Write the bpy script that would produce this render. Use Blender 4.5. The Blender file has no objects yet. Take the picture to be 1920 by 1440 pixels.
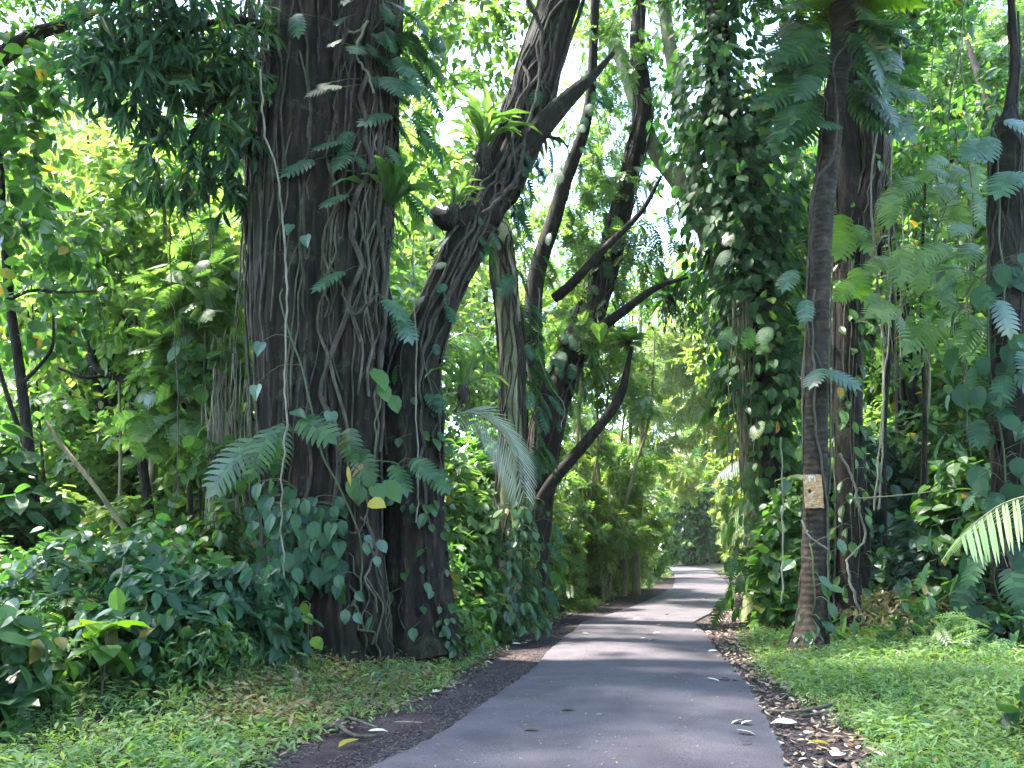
import bpy, math
import numpy as np

SC = bpy.context.scene
COL = SC.collection
R = math.radians
rng = np.random.default_rng(7)

# ------------------------------------------------------------------ camera model
F = 1507.0
TH = math.atan(310.0 / F)
CAM = np.array([0.0, 0.0, 1.6])

def ray(px, py):
    x, y = (px - 960) / F, (720 - py) / F
    return np.array([x, math.cos(TH) - y * math.sin(TH), math.sin(TH) + y * math.cos(TH)])

def P(px, py, d):
    r = ray(px, py)
    return CAM + r * (d / r[1])

def G(px, py, z=0.0):
    r = ray(px, py)
    return CAM + r * ((z - CAM[2]) / r[2])

def rad(rpx, p):
    fwd = p[1] * math.cos(TH) + (p[2] - CAM[2]) * math.sin(TH)
    return rpx * fwd / F

def unit(a):
    a = np.asarray(a, float)
    return a / np.maximum(np.linalg.norm(a, axis=-1, keepdims=True), 1e-9)

# ------------------------------------------------------------------ geometry store
class Geo:
    def __init__(self):
        self.v, self.l, self.t, self.m, self.s, self.n = [], [], [], [], [], 0
        self.bases = []
    def add(self, v, loops, tot, mat=0, smooth=False):
        self.v.append(np.asarray(v, np.float32).reshape(-1, 3))
        self.l.append(np.asarray(loops, np.int32).ravel() + self.n)
        tot = np.asarray(tot, np.int32).ravel()
        self.t.append(tot)
        self.m.append(np.full(len(tot), mat, np.int32))
        self.s.append(np.full(len(tot), smooth, bool))
        self.n += len(self.v[-1])
        return self
    def faces(self, v, f, mat=0, smooth=False):
        return self.add(v, [i for q in f for i in q], [len(q) for q in f], mat, smooth)
    def mesh(self, name, mats):
        me = bpy.data.meshes.new(name)
        v, l, t = np.concatenate(self.v), np.concatenate(self.l), np.concatenate(self.t)
        st = np.concatenate([[0], np.cumsum(t)[:-1]]).astype(np.int32)
        me.vertices.add(len(v)); me.vertices.foreach_set('co', v.ravel())
        me.loops.add(len(l)); me.loops.foreach_set('vertex_index', l)
        me.polygons.add(len(t)); me.polygons.foreach_set('loop_start', st)
        me.polygons.foreach_set('loop_total', t)
        for m in (mats if isinstance(mats, (list, tuple)) else [mats]):
            me.materials.append(m)
        me.polygons.foreach_set('material_index', np.concatenate(self.m))
        me.polygons.foreach_set('use_smooth', np.concatenate(self.s))
        me.update(calc_edges=True)
        return me
    def build(self, name, mats, parent=None, loc=None):
        return link(name, self.mesh(name, mats), parent, loc)

def link(name, me, parent=None, loc=None):
    o = bpy.data.objects.new(name, me); COL.objects.link(o)
    if parent is not None: o.parent = parent
    if loc is not None: o.location = [float(q) for q in loc]
    return o

def tag(o, label=None, cat=None, group=None, kind=None):
    if label: o['label'] = label
    if cat: o['category'] = cat
    if group: o['group'] = group
    if kind: o['kind'] = kind
    return o

def thing(name, label, cat, loc=(0, 0, 0), group=None):
    o = link(name, None, None, loc)
    o.empty_display_size = 0.2
    return tag(o, label, cat, group)

# ------------------------------------------------------------------ curves
def smooth_path(pts, rs, sub=6):
    pts, rs = np.asarray(pts, float), np.asarray(rs, float)
    a = np.vstack([2 * pts[0] - pts[1], pts, 2 * pts[-1] - pts[-2]])
    ra = np.concatenate([[rs[0]], rs, [rs[-1]]])
    out, ro = [], []
    for i in range(1, len(a) - 2):
        for k in range(sub):
            t = k / sub
            p0, p1, p2, p3 = a[i - 1], a[i], a[i + 1], a[i + 2]
            out.append(.5 * (2 * p1 + (p2 - p0) * t + (2 * p0 - 5 * p1 + 4 * p2 - p3) * t * t + (3 * p1 - p0 - 3 * p2 + p3) * t ** 3))
            ro.append(ra[i] * (1 - t) + ra[i + 1] * t)
    out.append(pts[-1]); ro.append(rs[-1])
    return np.array(out), np.array(ro)

def frames(p):
    t = unit(np.gradient(p, axis=0))
    n = np.zeros_like(p)
    ref = np.array([0, -1., 0]) if abs(t[0][1]) < .9 else np.array([1., 0, 0])
    n[0] = unit(ref - t[0] * ref.dot(t[0]))
    for i in range(1, len(p)):
        q = n[i - 1] - t[i] * n[i - 1].dot(t[i])
        n[i] = unit(q)
    return t, n, np.cross(t, n)

def tube(geo, pts, rs, seg=8, sub=5, mat=0, flute=0.0, nfl=7, rough=0.0, cap=True, r=None, rings=None):
    r = r or rng
    p, ra = smooth_path(pts, rs, sub) if sub > 1 else (np.asarray(pts, float), np.asarray(rs, float))
    t, n, b = frames(p)
    th = np.linspace(0, 2 * np.pi, seg, endpoint=False)
    m = len(p)
    mod = np.ones((m, seg))
    if flute:
        s = np.linspace(0, 1, m)[:, None] * m / 6
        for k in range(3):
            ph, w = r.uniform(0, 6.28), r.uniform(.2, .7)
            kk = nfl + int(r.integers(-2, 3)) + 4 * k
            mod += flute / (k + 1) * np.cos(kk * th[None] + ph + 1.1 * np.sin(s * w + k))
    if rough:
        mod += r.normal(0, rough, (m, seg))
    if rings:
        mod += rings[1] * (np.arange(m) % rings[0] == 0)[:, None]
    v = p[:, None] + (ra[:, None] * mod)[..., None] * (np.cos(th)[None, :, None] * n[:, None] + np.sin(th)[None, :, None] * b[:, None])
    i, j = np.meshgrid(np.arange(m - 1), np.arange(seg), indexing='ij')
    j2 = (j + 1) % seg
    q = np.stack([i * seg + j, i * seg + j2, (i + 1) * seg + j2, (i + 1) * seg + j], -1).reshape(-1, 4)
    base = geo.n
    geo.add(v, q, np.full(len(q), 4), mat, True)
    if cap:
        geo.faces(v[-1], [list(range(seg))], mat)
        geo.faces(v[0][::-1], [list(range(seg))], mat)
    return p, ra, n, b

def pix(path):
    """path of (px, py, depth, radius in px) -> world points and radii"""
    w = [P(a, b, d) for a, b, d, _ in path]
    return np.array(w), np.array([rad(q[3], p) for q, p in zip(path, w)])

# ------------------------------------------------------------------ leaves
def T(v, f):
    return np.array(v, float), np.array([i for q in f for i in q], np.int32), np.array([len(q) for q in f], np.int32)

def leaf_kite(w, fold=.07, droop=.12):
    return T([(0, 0, 0), (-w, .4, .0), (0, .45, -fold), (w, .4, .0), (0, 1, -droop)],
             [(0, 3, 2), (0, 2, 1), (2, 3, 4), (1, 2, 4)])

def leaf_oval(w, fold=.05, droop=.2, shape=(.75, 1.0, .7)):
    a, b, c = shape
    v = [(0, 0, 0), (0, .2, -fold), (0, .48, -fold - droop * .2), (0, .75, -fold - droop * .5), (0, 1, -droop - fold),
         (-a * w, .2, 0), (-b * w, .48, -droop * .15), (-c * w, .75, -droop * .45),
         (a * w, .2, 0), (b * w, .48, -droop * .15), (c * w, .75, -droop * .45)]
    f = [(0, 1, 5), (1, 2, 6, 5), (2, 3, 7, 6), (3, 4, 7), (0, 8, 1), (1, 8, 9, 2), (2, 9, 10, 3), (3, 10, 4)]
    return T(v, f)

def leaf_heart(fold=.06, droop=.22):
    o = [(.0, .10), (.2, 0.), (.38, .08), (.44, .28), (.36, .52), (.2, .78)]
    v = [(0, .1, 0), (0, .45, -fold - droop * .3), (0, 1.06, -droop - fold)]
    for x, y in o[1:]: v.append((x, y, -droop * y * y + .02))
    k = len(o) - 1
    for x, y in o[1:]: v.append((-x, y, -droop * y * y + .02))
    f = []
    for s in (0, 1):
        ch = [0] + [3 + s * k + i for i in range(k)] + [2]
        for a, b in zip(ch, ch[1:]):
            f.append((1, a, b) if s == 0 else (1, b, a))
    return T(v, f)

def leaf_split(lobes=7, w=.42, inner=.24, gap=.5, sweep=.22, droop=.35):
    """deeply cut leaf: an inner blade along the midrib and separate fingers"""
    v, f = [], []
    def pt(x, y):
        return (x, y, -droop * (y * y * .7 + x * x * .9) + .05 * abs(x))
    for s in (-1, 1):
        for i in range(lobes):
            y0, y1 = .04 + .9 * i / lobes, .04 + .9 * (i + 1) / lobes
            ym = (y0 + y1) / 2
            wid = w * (math.sin(math.pi * (.17 + .72 * ym)) ** .8)
            yi0, yi1 = y0 + sweep * inner * wid, y1 + sweep * inner * wid
            g = (y1 - y0) * gap * .5
            yo0, yo1 = y0 + sweep * wid * 1.7 + g, y1 + sweep * wid * 1.7 - g
            b = len(v)
            v += [pt(0, y0), pt(0, y1), pt(s * wid * inner, yi1), pt(s * wid * inner, yi0),
                  pt(s * wid * .75, (yi1 * .4 + yo1 * .6)), pt(s * wid * .75, (yi0 * .4 + yo0 * .6)),
                  pt(s * wid, (yo0 + yo1) / 2 + .02)]
            q = [(b, b + 3, b + 2, b + 1), (b + 3, b + 5, b + 4, b + 2), (b + 5, b + 6, b + 4)]
            f += q if s > 0 else [tuple(reversed(x)) for x in q]
    b = len(v)
    v += [pt(0, .9), pt(-.1, .98), pt(.02, 1.12), pt(.1, .97)]
    f.append((b, b + 3, b + 2, b + 1))
    return T(v, f)

def leaf_pinnate(pairs=9, w=.22, lw=.04, droop=.3):
    v, f = [], []
    def pt(x, y): return (x, y, -droop * (y * y + x * x))
    for s in (-1, 1):
        for i in range(pairs):
            y = .12 + .85 * i / pairs
            L = w * math.sin(math.pi * (.15 + .8 * y)) ** .7
            b = len(v)
            v += [pt(0, y), pt(s * L * .5, y + .06 - lw), pt(s * L, y + .13), pt(s * L * .5, y + .06 + lw)]
            f.append((b, b + 1, b + 2, b + 3) if s > 0 else (b, b + 3, b + 2, b + 1))
    b = len(v)
    v += [pt(-.008, 0), pt(.008, 0), pt(.006, .5), pt(0, 1.05), pt(-.006, .5)]
    f.append((b, b + 1, b + 2, b + 3, b + 4))
    return T(v, f)

def leaf_strap(w=.07, droop=.55, n=7, wavy=.02):
    v, f = [], []
    for i in range(n):
        t = i / (n - 1)
        ww = w * math.sin(math.pi * (.12 + .86 * t)) ** .75 if i < n - 1 else .004
        z = .42 * t - droop * t ** 3
        y = t * (1 - .18 * t)
        v += [(-ww, y, z + .035 + wavy * (-1) ** i), (0, y, z), (ww, y, z + .035 - wavy * (-1) ** i)]
        if i:
            b = 3 * i
            f += [(b - 3, b - 2, b + 1, b), (b - 2, b - 1, b + 2, b + 1)]
    return T(v, f)

def stone():
    return T([(1, 0, 0), (-.9, .1, 0), (0, .8, .1), (.1, -.85, 0), (.1, 0, .6), (0, 0, -.4)], [(0, 2, 4), (2, 1, 4), (1, 3, 4), (3, 0, 4), (2, 0, 5), (1, 2, 5), (3, 1, 5), (0, 3, 5)])

LEAF = {
    'stone': stone(),
    'kite': leaf_kite(.24), 'kitewide': leaf_kite(.33), 'kitelance': leaf_kite(.14, .05, .25),
    'oval': leaf_oval(.26), 'broad': leaf_oval(.36, .05, .25, (.85, 1, .72)), 'lance': leaf_oval(.11, .03, .3, (.7, 1, .75)),
    'heart': leaf_heart(), 'split': leaf_split(), 'cut': leaf_split(9, .34, .12, .75, .3, .4),
    'fern': leaf_pinnate(), 'feather': leaf_pinnate(5, .34, .085, .25), 'strap': leaf_strap(), 'blade': leaf_kite(.1, .03, .3),
}

def put_leaves(geo, kind, pos, d, n, s, mat=0):
    geo.bases.append(np.asarray(pos, float))
    v, lo, tot = LEAF[kind]
    d = unit(d)
    n = unit(n - d * (n * d).sum(-1, keepdims=True))
    x = np.cross(d, n)
    N = len(pos)
    s = np.broadcast_to(np.asarray(s, float), (N,))
    M = np.stack([x, d, n], -1)                               # N,3,3 columns
    vv = pos[:, None] + s[:, None, None] * np.einsum('nij,vj->nvi', M, v)
    L = lo[None] + (np.arange(N) * len(v))[:, None]
    geo.add(vv, L, np.tile(tot, N), mat, False)

def sprays(geo, kind, cen, ax, k, size, r, length=.6, droop=.35, spread=1.0, tilt=.45, mat=0, up=1.0):
    """k leaves along each twig (centre, axis)"""
    C = len(cen)
    ax = unit(ax)
    t = np.tile(np.linspace(.15, 1, k), C) + r.uniform(-.06, .06, C * k)
    c, a = np.repeat(cen, k, 0), np.repeat(ax, k, 0)
    rnd = r.normal(size=(C * k, 3))
    perp = unit(rnd - a * (rnd * a).sum(-1, keepdims=True))
    pos = c + a * (t * length)[:, None] + np.array([0, 0, -1.]) * (droop * .35 * length * t * t)[:, None]
    d = a * .55 + perp * spread + np.array([0, 0, -droop])
    nrm = np.array([0, 0, up]) + r.normal(0, tilt, (C * k, 3)) + a * .25
    put_leaves(geo, kind, pos, d, nrm, size * r.uniform(.65, 1.25, C * k), mat)

def blob_points(blobs, n, r, shell=.55):
    """n points in a set of ellipsoids (centre, radii), denser towards their skins; returns points and outward axes"""
    w = np.array([b[1][0] * b[1][1] + b[1][2] * b[1][0] for b in blobs])
    idx = r.choice(len(blobs), n, p=w / w.sum())
    c = np.array([b[0] for b in blobs])[idx]
    e = np.array([b[1] for b in blobs])[idx]
    d = unit(r.normal(size=(n, 3)))
    q = shell + (1 - shell) * r.uniform(0, 1, n) ** .6
    return c + d * e * q[:, None], d

# ------------------------------------------------------------------ materials
def nodes(name):
    m = bpy.data.materials.new(name); m.use_nodes = True
    nt = m.node_tree; nt.nodes.clear()
    out = nt.nodes.new('ShaderNodeOutputMaterial')
    return m, nt, out

def N(nt, typ, **kw):
    n = nt.nodes.new('ShaderNode' + typ)
    for k, v in kw.items():
        if k in n.inputs: n.inputs[k].default_value = v
        else: setattr(n, k, v)
    return n

def ramp(nt, fac, stops):
    c = nt.nodes.new('ShaderNodeValToRGB')
    el = c.color_ramp.elements
    while len(el) < len(stops): el.new(.5)
    for e, (p, col) in zip(el, stops):
        e.position = p; e.color = (*col, 1)
    if fac is not None: nt.links.new(fac, c.inputs[0])
    return c.outputs[0]

def leaf_mat(name, cols, trans, tf=.4, rough=.4, spec=.5, old=None):
    m, nt, out = nodes(name)
    g = N(nt, 'NewGeometry')
    st = [(i / (len(cols) - 1), c) for i, c in enumerate(cols)]
    if old: st = [(p * .965, c) for p, c in st] + [(.985, old)]
    col = ramp(nt, g.outputs['Random Per Island'], st)
    tc = N(nt, 'TexCoord')
    no = N(nt, 'TexNoise', Scale=.55, Detail=2.0)
    nt.links.new(tc.outputs['Object'], no.inputs['Vector'])
    hs = N(nt, 'HueSaturation')
    mr = N(nt, 'MapRange'); mr.inputs[1].default_value = .3; mr.inputs[2].default_value = .7; mr.inputs[3].default_value = .487; mr.inputs[4].default_value = .514
    nt.links.new(no.outputs[0], mr.inputs[0]); nt.links.new(mr.outputs[0], hs.inputs['Hue']); nt.links.new(col, hs.inputs['Color'])
    b = N(nt, 'BsdfPrincipled', Roughness=rough)
    b.inputs['Specular IOR Level'].default_value = spec
    nt.links.new(hs.outputs[0], b.inputs['Base Color'])
    t = N(nt, 'BsdfTranslucent')
    mx = N(nt, 'Mix', data_type='RGBA', blend_type='MULTIPLY'); mx.inputs[0].default_value = 1
    nt.links.new(hs.outputs[0], mx.inputs[6]); mx.inputs[7].default_value = (*trans, 1)
    nt.links.new(mx.outputs[2], t.inputs[0])
    s = N(nt, 'MixShader'); s.inputs[0].default_value = tf
    nt.links.new(b.outputs[0], s.inputs[1]); nt.links.new(t.outputs[0], s.inputs[2])
    nt.links.new(s.outputs[0], out.inputs[0])
    return m

def bark_mat(name, c0, c1, c2, scale=(9, 9, 1.6), bump=.6, rings=0.0, rough=.9):
    m, nt, out = nodes(name)
    tc = N(nt, 'TexCoord')
    mp = N(nt, 'Mapping'); mp.inputs['Scale'].default_value = scale
    nt.links.new(tc.outputs['Object'], mp.inputs[0])
    n1 = N(nt, 'TexNoise', Scale=1.0, Detail=8.0, Roughness=.65); nt.links.new(mp.outputs[0], n1.inputs['Vector'])
    n2 = N(nt, 'TexNoise', Scale=.9, Detail=3.0); nt.links.new(tc.outputs['Object'], n2.inputs['Vector'])
    col = ramp(nt, n1.outputs[0], [(.3, c0), (.5, c1), (.72, c2)])
    c2n = ramp(nt, n2.outputs[0], [(.4, (1, 1, 1)), (.62, (.55, .75, .45))])
    mx = N(nt, 'Mix', data_type='RGBA', blend_type='MULTIPLY'); mx.inputs[0].default_value = .75
    nt.links.new(col, mx.inputs[6]); nt.links.new(c2n, mx.inputs[7])
    n5 = N(nt, 'TexNoise', Scale=2.3, Detail=7.0, Roughness=.7); nt.links.new(tc.outputs['Object'], n5.inputs['Vector'])
    lf = ramp(nt, n5.outputs[0], [(.56, (0, 0, 0)), (.68, (.7, .7, .7))])
    mo = N(nt, 'Mix', data_type='RGBA'); nt.links.new(lf, mo.inputs[0]); nt.links.new(mx.outputs[2], mo.inputs[6])
    mo.inputs[7].default_value = (.3 * c2[0] + .045, .3 * c2[1] + .055, .3 * c2[2] + .03, 1); mx = mo
    b = N(nt, 'BsdfPrincipled', Roughness=rough)
    b.inputs['Specular IOR Level'].default_value = .25
    nt.links.new(mx.outputs[2], b.inputs['Base Color'])
    h = n1.outputs[0]
    if rings:
        w = N(nt, 'TexWave', Scale=rings, Distortion=2.2, Detail=2.0); w.bands_direction = 'Z'
        w.inputs['Detail Scale'].default_value = 2.0
        nt.links.new(tc.outputs['Object'], w.inputs['Vector'])
        ad = N(nt, 'Math', operation='MULTIPLY_ADD'); ad.inputs[1].default_value = .3
        nt.links.new(w.outputs['Fac'], ad.inputs[0]); nt.links.new(h, ad.inputs[2]); h = ad.outputs[0]
        m3 = N(nt, 'Mix', data_type='RGBA', blend_type='MULTIPLY'); m3.inputs[0].default_value = .28
        wr = ramp(nt, w.outputs['Fac'], [(.1, (.45, .42, .4)), (.5, (1, 1, 1))])
        nt.links.new(mx.outputs[2], m3.inputs[6]); nt.links.new(wr, m3.inputs[7]); nt.links.new(m3.outputs[2], b.inputs['Base Color'])
    bp = N(nt, 'Bump', Strength=bump, Distance=.05)
    nt.links.new(h, bp.inputs['Height']); nt.links.new(bp.outputs[0], b.inputs['Normal'])
    nt.links.new(b.outputs[0], out.inputs[0])
    return m

def ground_mat(name, stops, scale, fine, bump=.5, rough=.95, spec=.2, dist=.02, patch=None, grain=(.36, .64)):
    m, nt, out = nodes(name)
    tc = N(nt, 'TexCoord')
    n1 = N(nt, 'TexNoise', Scale=scale, Detail=6.0, Roughness=.6); nt.links.new(tc.outputs['Object'], n1.inputs['Vector'])
    n2 = N(nt, 'TexNoise', Scale=fine, Detail=3.0, Roughness=.7); nt.links.new(tc.outputs['Object'], n2.inputs['Vector'])
    col = ramp(nt, n1.outputs[0], stops)
    g = ramp(nt, n2.outputs[0], [(grain[0], (.55, .55, .55)), (grain[1], (1.4, 1.4, 1.4))])
    mx = N(nt, 'Mix', data_type='RGBA', blend_type='MULTIPLY'); mx.inputs[0].default_value = 1
    nt.links.new(col, mx.inputs[6]); nt.links.new(g, mx.inputs[7])
    last = mx.outputs[2]
    if patch:
        n3 = N(nt, 'TexNoise', Scale=patch[0], Detail=4.0); nt.links.new(tc.outputs['Object'], n3.inputs['Vector'])
        pr = ramp(nt, n3.outputs[0], [(.42, (1, 1, 1)), (.62, patch[1])])
        m4 = N(nt, 'Mix', data_type='RGBA', blend_type='MULTIPLY'); m4.inputs[0].default_value = 1
        nt.links.new(last, m4.inputs[6]); nt.links.new(pr, m4.inputs[7]); last = m4.outputs[2]
    b = N(nt, 'BsdfPrincipled', Roughness=rough)
    b.inputs['Specular IOR Level'].default_value = spec
    nt.links.new(last, b.inputs['Base Color'])
    bp = N(nt, 'Bump', Strength=bump, Distance=dist); nt.links.new(n2.outputs[0], bp.inputs['Height'])
    nt.links.new(bp.outputs[0], b.inputs['Normal'])
    nt.links.new(b.outputs[0], out.inputs[0])
    return m

def flat_mat(name, cols, rough=.8, spec=.3):
    m, nt, out = nodes(name)
    if len(cols) == 1: cols = list(cols) * 2
    g = N(nt, 'NewGeometry')
    c = ramp(nt, g.outputs['Random Per Island'], [(i / max(len(cols) - 1, 1), c) for i, c in enumerate(cols)])
    b = N(nt, 'BsdfPrincipled', Roughness=rough); b.inputs['Specular IOR Level'].default_value = spec
    nt.links.new(c, b.inputs['Base Color']); nt.links.new(b.outputs[0], out.inputs[0])
    return m

YT = (2.3, 2.4, 1.15)
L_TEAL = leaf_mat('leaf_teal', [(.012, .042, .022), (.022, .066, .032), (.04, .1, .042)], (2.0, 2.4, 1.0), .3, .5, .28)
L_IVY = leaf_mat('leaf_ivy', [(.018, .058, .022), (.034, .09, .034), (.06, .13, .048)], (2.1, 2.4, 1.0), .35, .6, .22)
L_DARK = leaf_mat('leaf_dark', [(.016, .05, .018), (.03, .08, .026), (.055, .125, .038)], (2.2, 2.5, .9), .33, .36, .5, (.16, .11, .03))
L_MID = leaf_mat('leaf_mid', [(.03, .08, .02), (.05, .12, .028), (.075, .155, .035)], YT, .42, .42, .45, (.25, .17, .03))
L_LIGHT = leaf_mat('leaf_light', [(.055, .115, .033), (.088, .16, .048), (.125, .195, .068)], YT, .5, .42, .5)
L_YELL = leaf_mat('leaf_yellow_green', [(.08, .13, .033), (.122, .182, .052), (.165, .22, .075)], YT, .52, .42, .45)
L_SUNPALE = leaf_mat('leaf_sun_pale', [(.14, .21, .06), (.2, .27, .1), (.27, .33, .15)], (1.9, 1.9, .9), .5, .42, .5)  # paler leaf colour paints sunlight into the far opening
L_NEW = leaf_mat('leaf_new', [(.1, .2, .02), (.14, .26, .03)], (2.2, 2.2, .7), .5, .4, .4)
L_GREY = leaf_mat('leaf_silvery', [(.03, .075, .04), (.05, .11, .06), (.075, .145, .085)], (1.8, 2.2, 1.2), .3, .3, .6)
L_GRASS = leaf_mat('leaf_grass', [(.085, .155, .05), (.14, .225, .075), (.215, .3, .12)], (2.0, 2.1, .8), .4, .5, .3, (.22, .19, .09))
L_DRYG = leaf_mat('leaf_dry_mix', [(.06, .09, .03), (.13, .12, .05), (.2, .15, .085), (.11, .07, .045), (.24, .18, .11)], (1.6, 1.6, .8), .3, .6, .2)
L_STALK = flat_mat('leaf_stalk', [(.03, .05, .02), (.06, .09, .03)], .6)
L_YOLD = leaf_mat('leaf_turning', [(.32, .3, .05), (.4, .32, .05)], (1.6, 1.5, .6), .4, .45, .4)
B_GIANT = bark_mat('bark_giant', (.0045, .003, .0025), (.0145, .0095, .0075), (.055, .038, .028), (9, 9, 1.0), 1.0)
B_DARK = bark_mat('bark_dark', (.005, .004, .0035), (.015, .011, .009), (.045, .034, .026), (12, 12, 2.4), .9)
B_PALM = bark_mat('bark_palm', (.012, .009, .007), (.03, .022, .017), (.075, .056, .042), (6, 6, 7), .45, 3.1)
B_PALE = bark_mat('bark_pale', (.12, .11, .07), (.27, .245, .16), (.4, .37, .26), (6, 6, 2.5), .5)
B_TAN = bark_mat('bark_tan', (.1, .08, .05), (.22, .18, .12), (.34, .28, .19), (8, 8, 2), .5)
B_VINE = bark_mat('bark_vine', (.02, .016, .014), (.05, .04, .034), (.11, .092, .08), (14, 14, 4), .5)
B_VTAN = bark_mat('bark_vine_tan', (.035, .029, .024), (.085, .071, .058), (.17, .145, .12), (14, 14, 4), .4)
B_VPALE = bark_mat('bark_vine_pale', (.09, .078, .062), (.19, .165, .135), (.3, .265, .22), (14, 14, 4), .4)
M_DIRT = ground_mat('dirt', [(.3, (.026, .019, .02)), (.5, (.05, .037, .037)), (.7, (.095, .07, .064))], 1.9, 45, 1.0, patch=(5, (.7, .66, .66)))
M_SOIL = ground_mat('soil', [(.3, (.014, .014, .009)), (.5, (.03, .03, .015)), (.7, (.045, .05, .02))], 1.2, 16, .9)
M_ROAD = ground_mat('asphalt', [(.3, (.058, .05, .057)), (.55, (.077, .067, .075)), (.75, (.096, .085, .093))], .6, 90, .35, .8, .3, .004, (2.2, (.76, .75, .76)), (.4, .6))
M_LITTER = flat_mat('litter', [(.06, .04, .028), (.13, .085, .055), (.24, .17, .115), (.4, .31, .22)], .8)
M_PALELEAF = flat_mat('pale_dry_leaf', [(.42, .36, .28), (.6, .55, .46)], .7)
M_HOLE_SHADE = flat_mat('hole_shade_black', [(.006, .005, .004)], .9)

# ------------------------------------------------------------------ ground, road, verges
LE = [(560, 1520), (690, 1440), (815, 1380), (905, 1320), (955, 1284), (995, 1258), (1028, 1220), (1078, 1179), (1094, 1165), (1156, 1147), (1194, 1134), (1236, 1115), (1262, 1101), (1267, 1083), (1262, 1070), (1240, 1062)]
RE = [(1495, 1520), (1472, 1440), (1455, 1380), (1424, 1320), (1402, 1284), (1383, 1258), (1347, 1223), (1319, 1184), (1299, 1166), (1328, 1151), (1347, 1137), (1369, 1107), (1366, 1097), (1358, 1087), (1343, 1075), (1325, 1064)]
LG = [(330, 1520), (450, 1440), (560, 1385), (740, 1330), (830, 1290), (880, 1250), (915, 1220), (985, 1180), (1040, 1160), (1110, 1138), (1150, 1122), (1200, 1105), (1250, 1090), (1260, 1078), (1256, 1068), (1230, 1060)]
RG = [(1740, 1520), (1665, 1440), (1640, 1400), (1560, 1340), (1490, 1300), (1440, 1262), (1416, 1225), (1418, 1190), (1424, 1165), (1428, 1150), (1424, 1132), (1418, 1110), (1408, 1098), (1390, 1088), (1352, 1075), (1330, 1063)]

def line3(pp, z=0.0):
    w = [G(a, b, z)[:2] for a, b in pp]
    d = unit(np.array(w[1]) - np.array(w[0])) if False else (np.array(w[0]) - np.array(w[1]))
    w.insert(0, np.array(w[0]) + d / np.linalg.norm(d) * 14)
    return np.array(w)
le, re_, lg, rg = line3(LE, .03), line3(RE, .03), line3(LG), line3(RG)
# the far end bends away to the left behind the bushes
def ext(w, dx, dy): return np.vstack([w, w[-1] + np.array([dx, dy])])
le, re_, lg, rg = ext(le, -25, 9), ext(re_, -25, 14), ext(lg, -25, 7), ext(rg, -25, 16)
def resample(w, n=160):
    s = np.linspace(0, len(w) - 1, n)
    i = np.minimum(s.astype(int), len(w) - 2); t = (s - i)[:, None]
    return w[i] * (1 - t) + w[i + 1] * t
LEr, REr, LGr, RGr = (resample(q, 340) for q in (le, re_, lg, rg))
CEN = (LEr + REr) / 2

def vnoise(x, y, seed=0):
    s = seed * 1.7
    return (np.sin(x * .9 + 1.3 * np.sin(y * .7 + s)) + np.sin(y * 1.1 + 1.1 * np.sin(x * .8 - s)) + .5 * np.sin(2.3 * x + 1.9 * y + s)) / 2.5

POLYG = np.vstack([LGr, RGr[::-1]])
def road_dist(x, y):
    """signed distance outside the strip between the two grass edges (negative inside)"""
    x, y = np.atleast_1d(x).astype(float), np.atleast_1d(y).astype(float)
    out = np.empty(len(x))
    E = np.vstack([LGr, RGr])
    for a in range(0, len(x), 4000):
        q = np.stack([x[a:a + 4000], y[a:a + 4000]], 1)
        d = np.sqrt(((q[:, None] - E[None]) ** 2).sum(-1)).min(1)
        p, p2 = POLYG, np.roll(POLYG, -1, 0)
        ins = np.zeros(len(q), bool)
        for (x1, y1), (x2, y2) in zip(p, p2):
            if y1 == y2: continue
            c = ((y1 > q[:, 1]) != (y2 > q[:, 1])) & (q[:, 0] < (x2 - x1) * (q[:, 1] - y1) / (y2 - y1) + x1)
            ins ^= c
        out[a:a + 4000] = np.where(ins, -d, d)
    return out

def gz(x, y):
    x, y = np.atleast_1d(x).astype(float), np.atleast_1d(y).astype(float)
    d = road_dist(x, y)
    q = np.clip(d / 2.5, 0, 1); q = q * q * (3 - 2 * q)
    z = -.03 + q * (.14 + .10 * vnoise(x * .8, y * .8, 3)) + .25 * np.clip((d - 3) / 12, 0, 1)
    z += .3 * np.exp(-(((x + 5.2) / 2.0) ** 2 + ((y - 9.6) / 1.5) ** 2))
    return z

# one ground sheet: a fine patch grid that grows coarser outwards
def axis(lo, hi, a, b, fine, n):
    left = a - (a - lo) * (np.linspace(0, 1, n) ** 2.2)[::-1][:-1]
    right = b + (hi - b) * (np.linspace(0, 1, n) ** 2.2)[1:]
    return np.concatenate([left, np.arange(a, b + 1e-6, fine), right])
gx, gy = axis(-700, 700, -14, 22, .4, 14), axis(-300, 900, 0, 40, .4, 16)
X, Y = np.meshgrid(gx, gy, indexing='ij')
Z = gz(X.ravel(), Y.ravel()).reshape(X.shape)
nx, ny = X.shape
i, j = np.meshgrid(np.arange(nx - 1), np.arange(ny - 1), indexing='ij')
q = np.stack([i * ny + j, (i + 1) * ny + j, (i + 1) * ny + j + 1, i * ny + j + 1], -1).reshape(-1, 4)
o = Geo().add(np.stack([X, Y, Z], -1), q, np.full(len(q), 4), 0, True).build('ground', M_SOIL)
tag(o, 'dark forest soil under the plants', None, None, 'structure')

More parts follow.
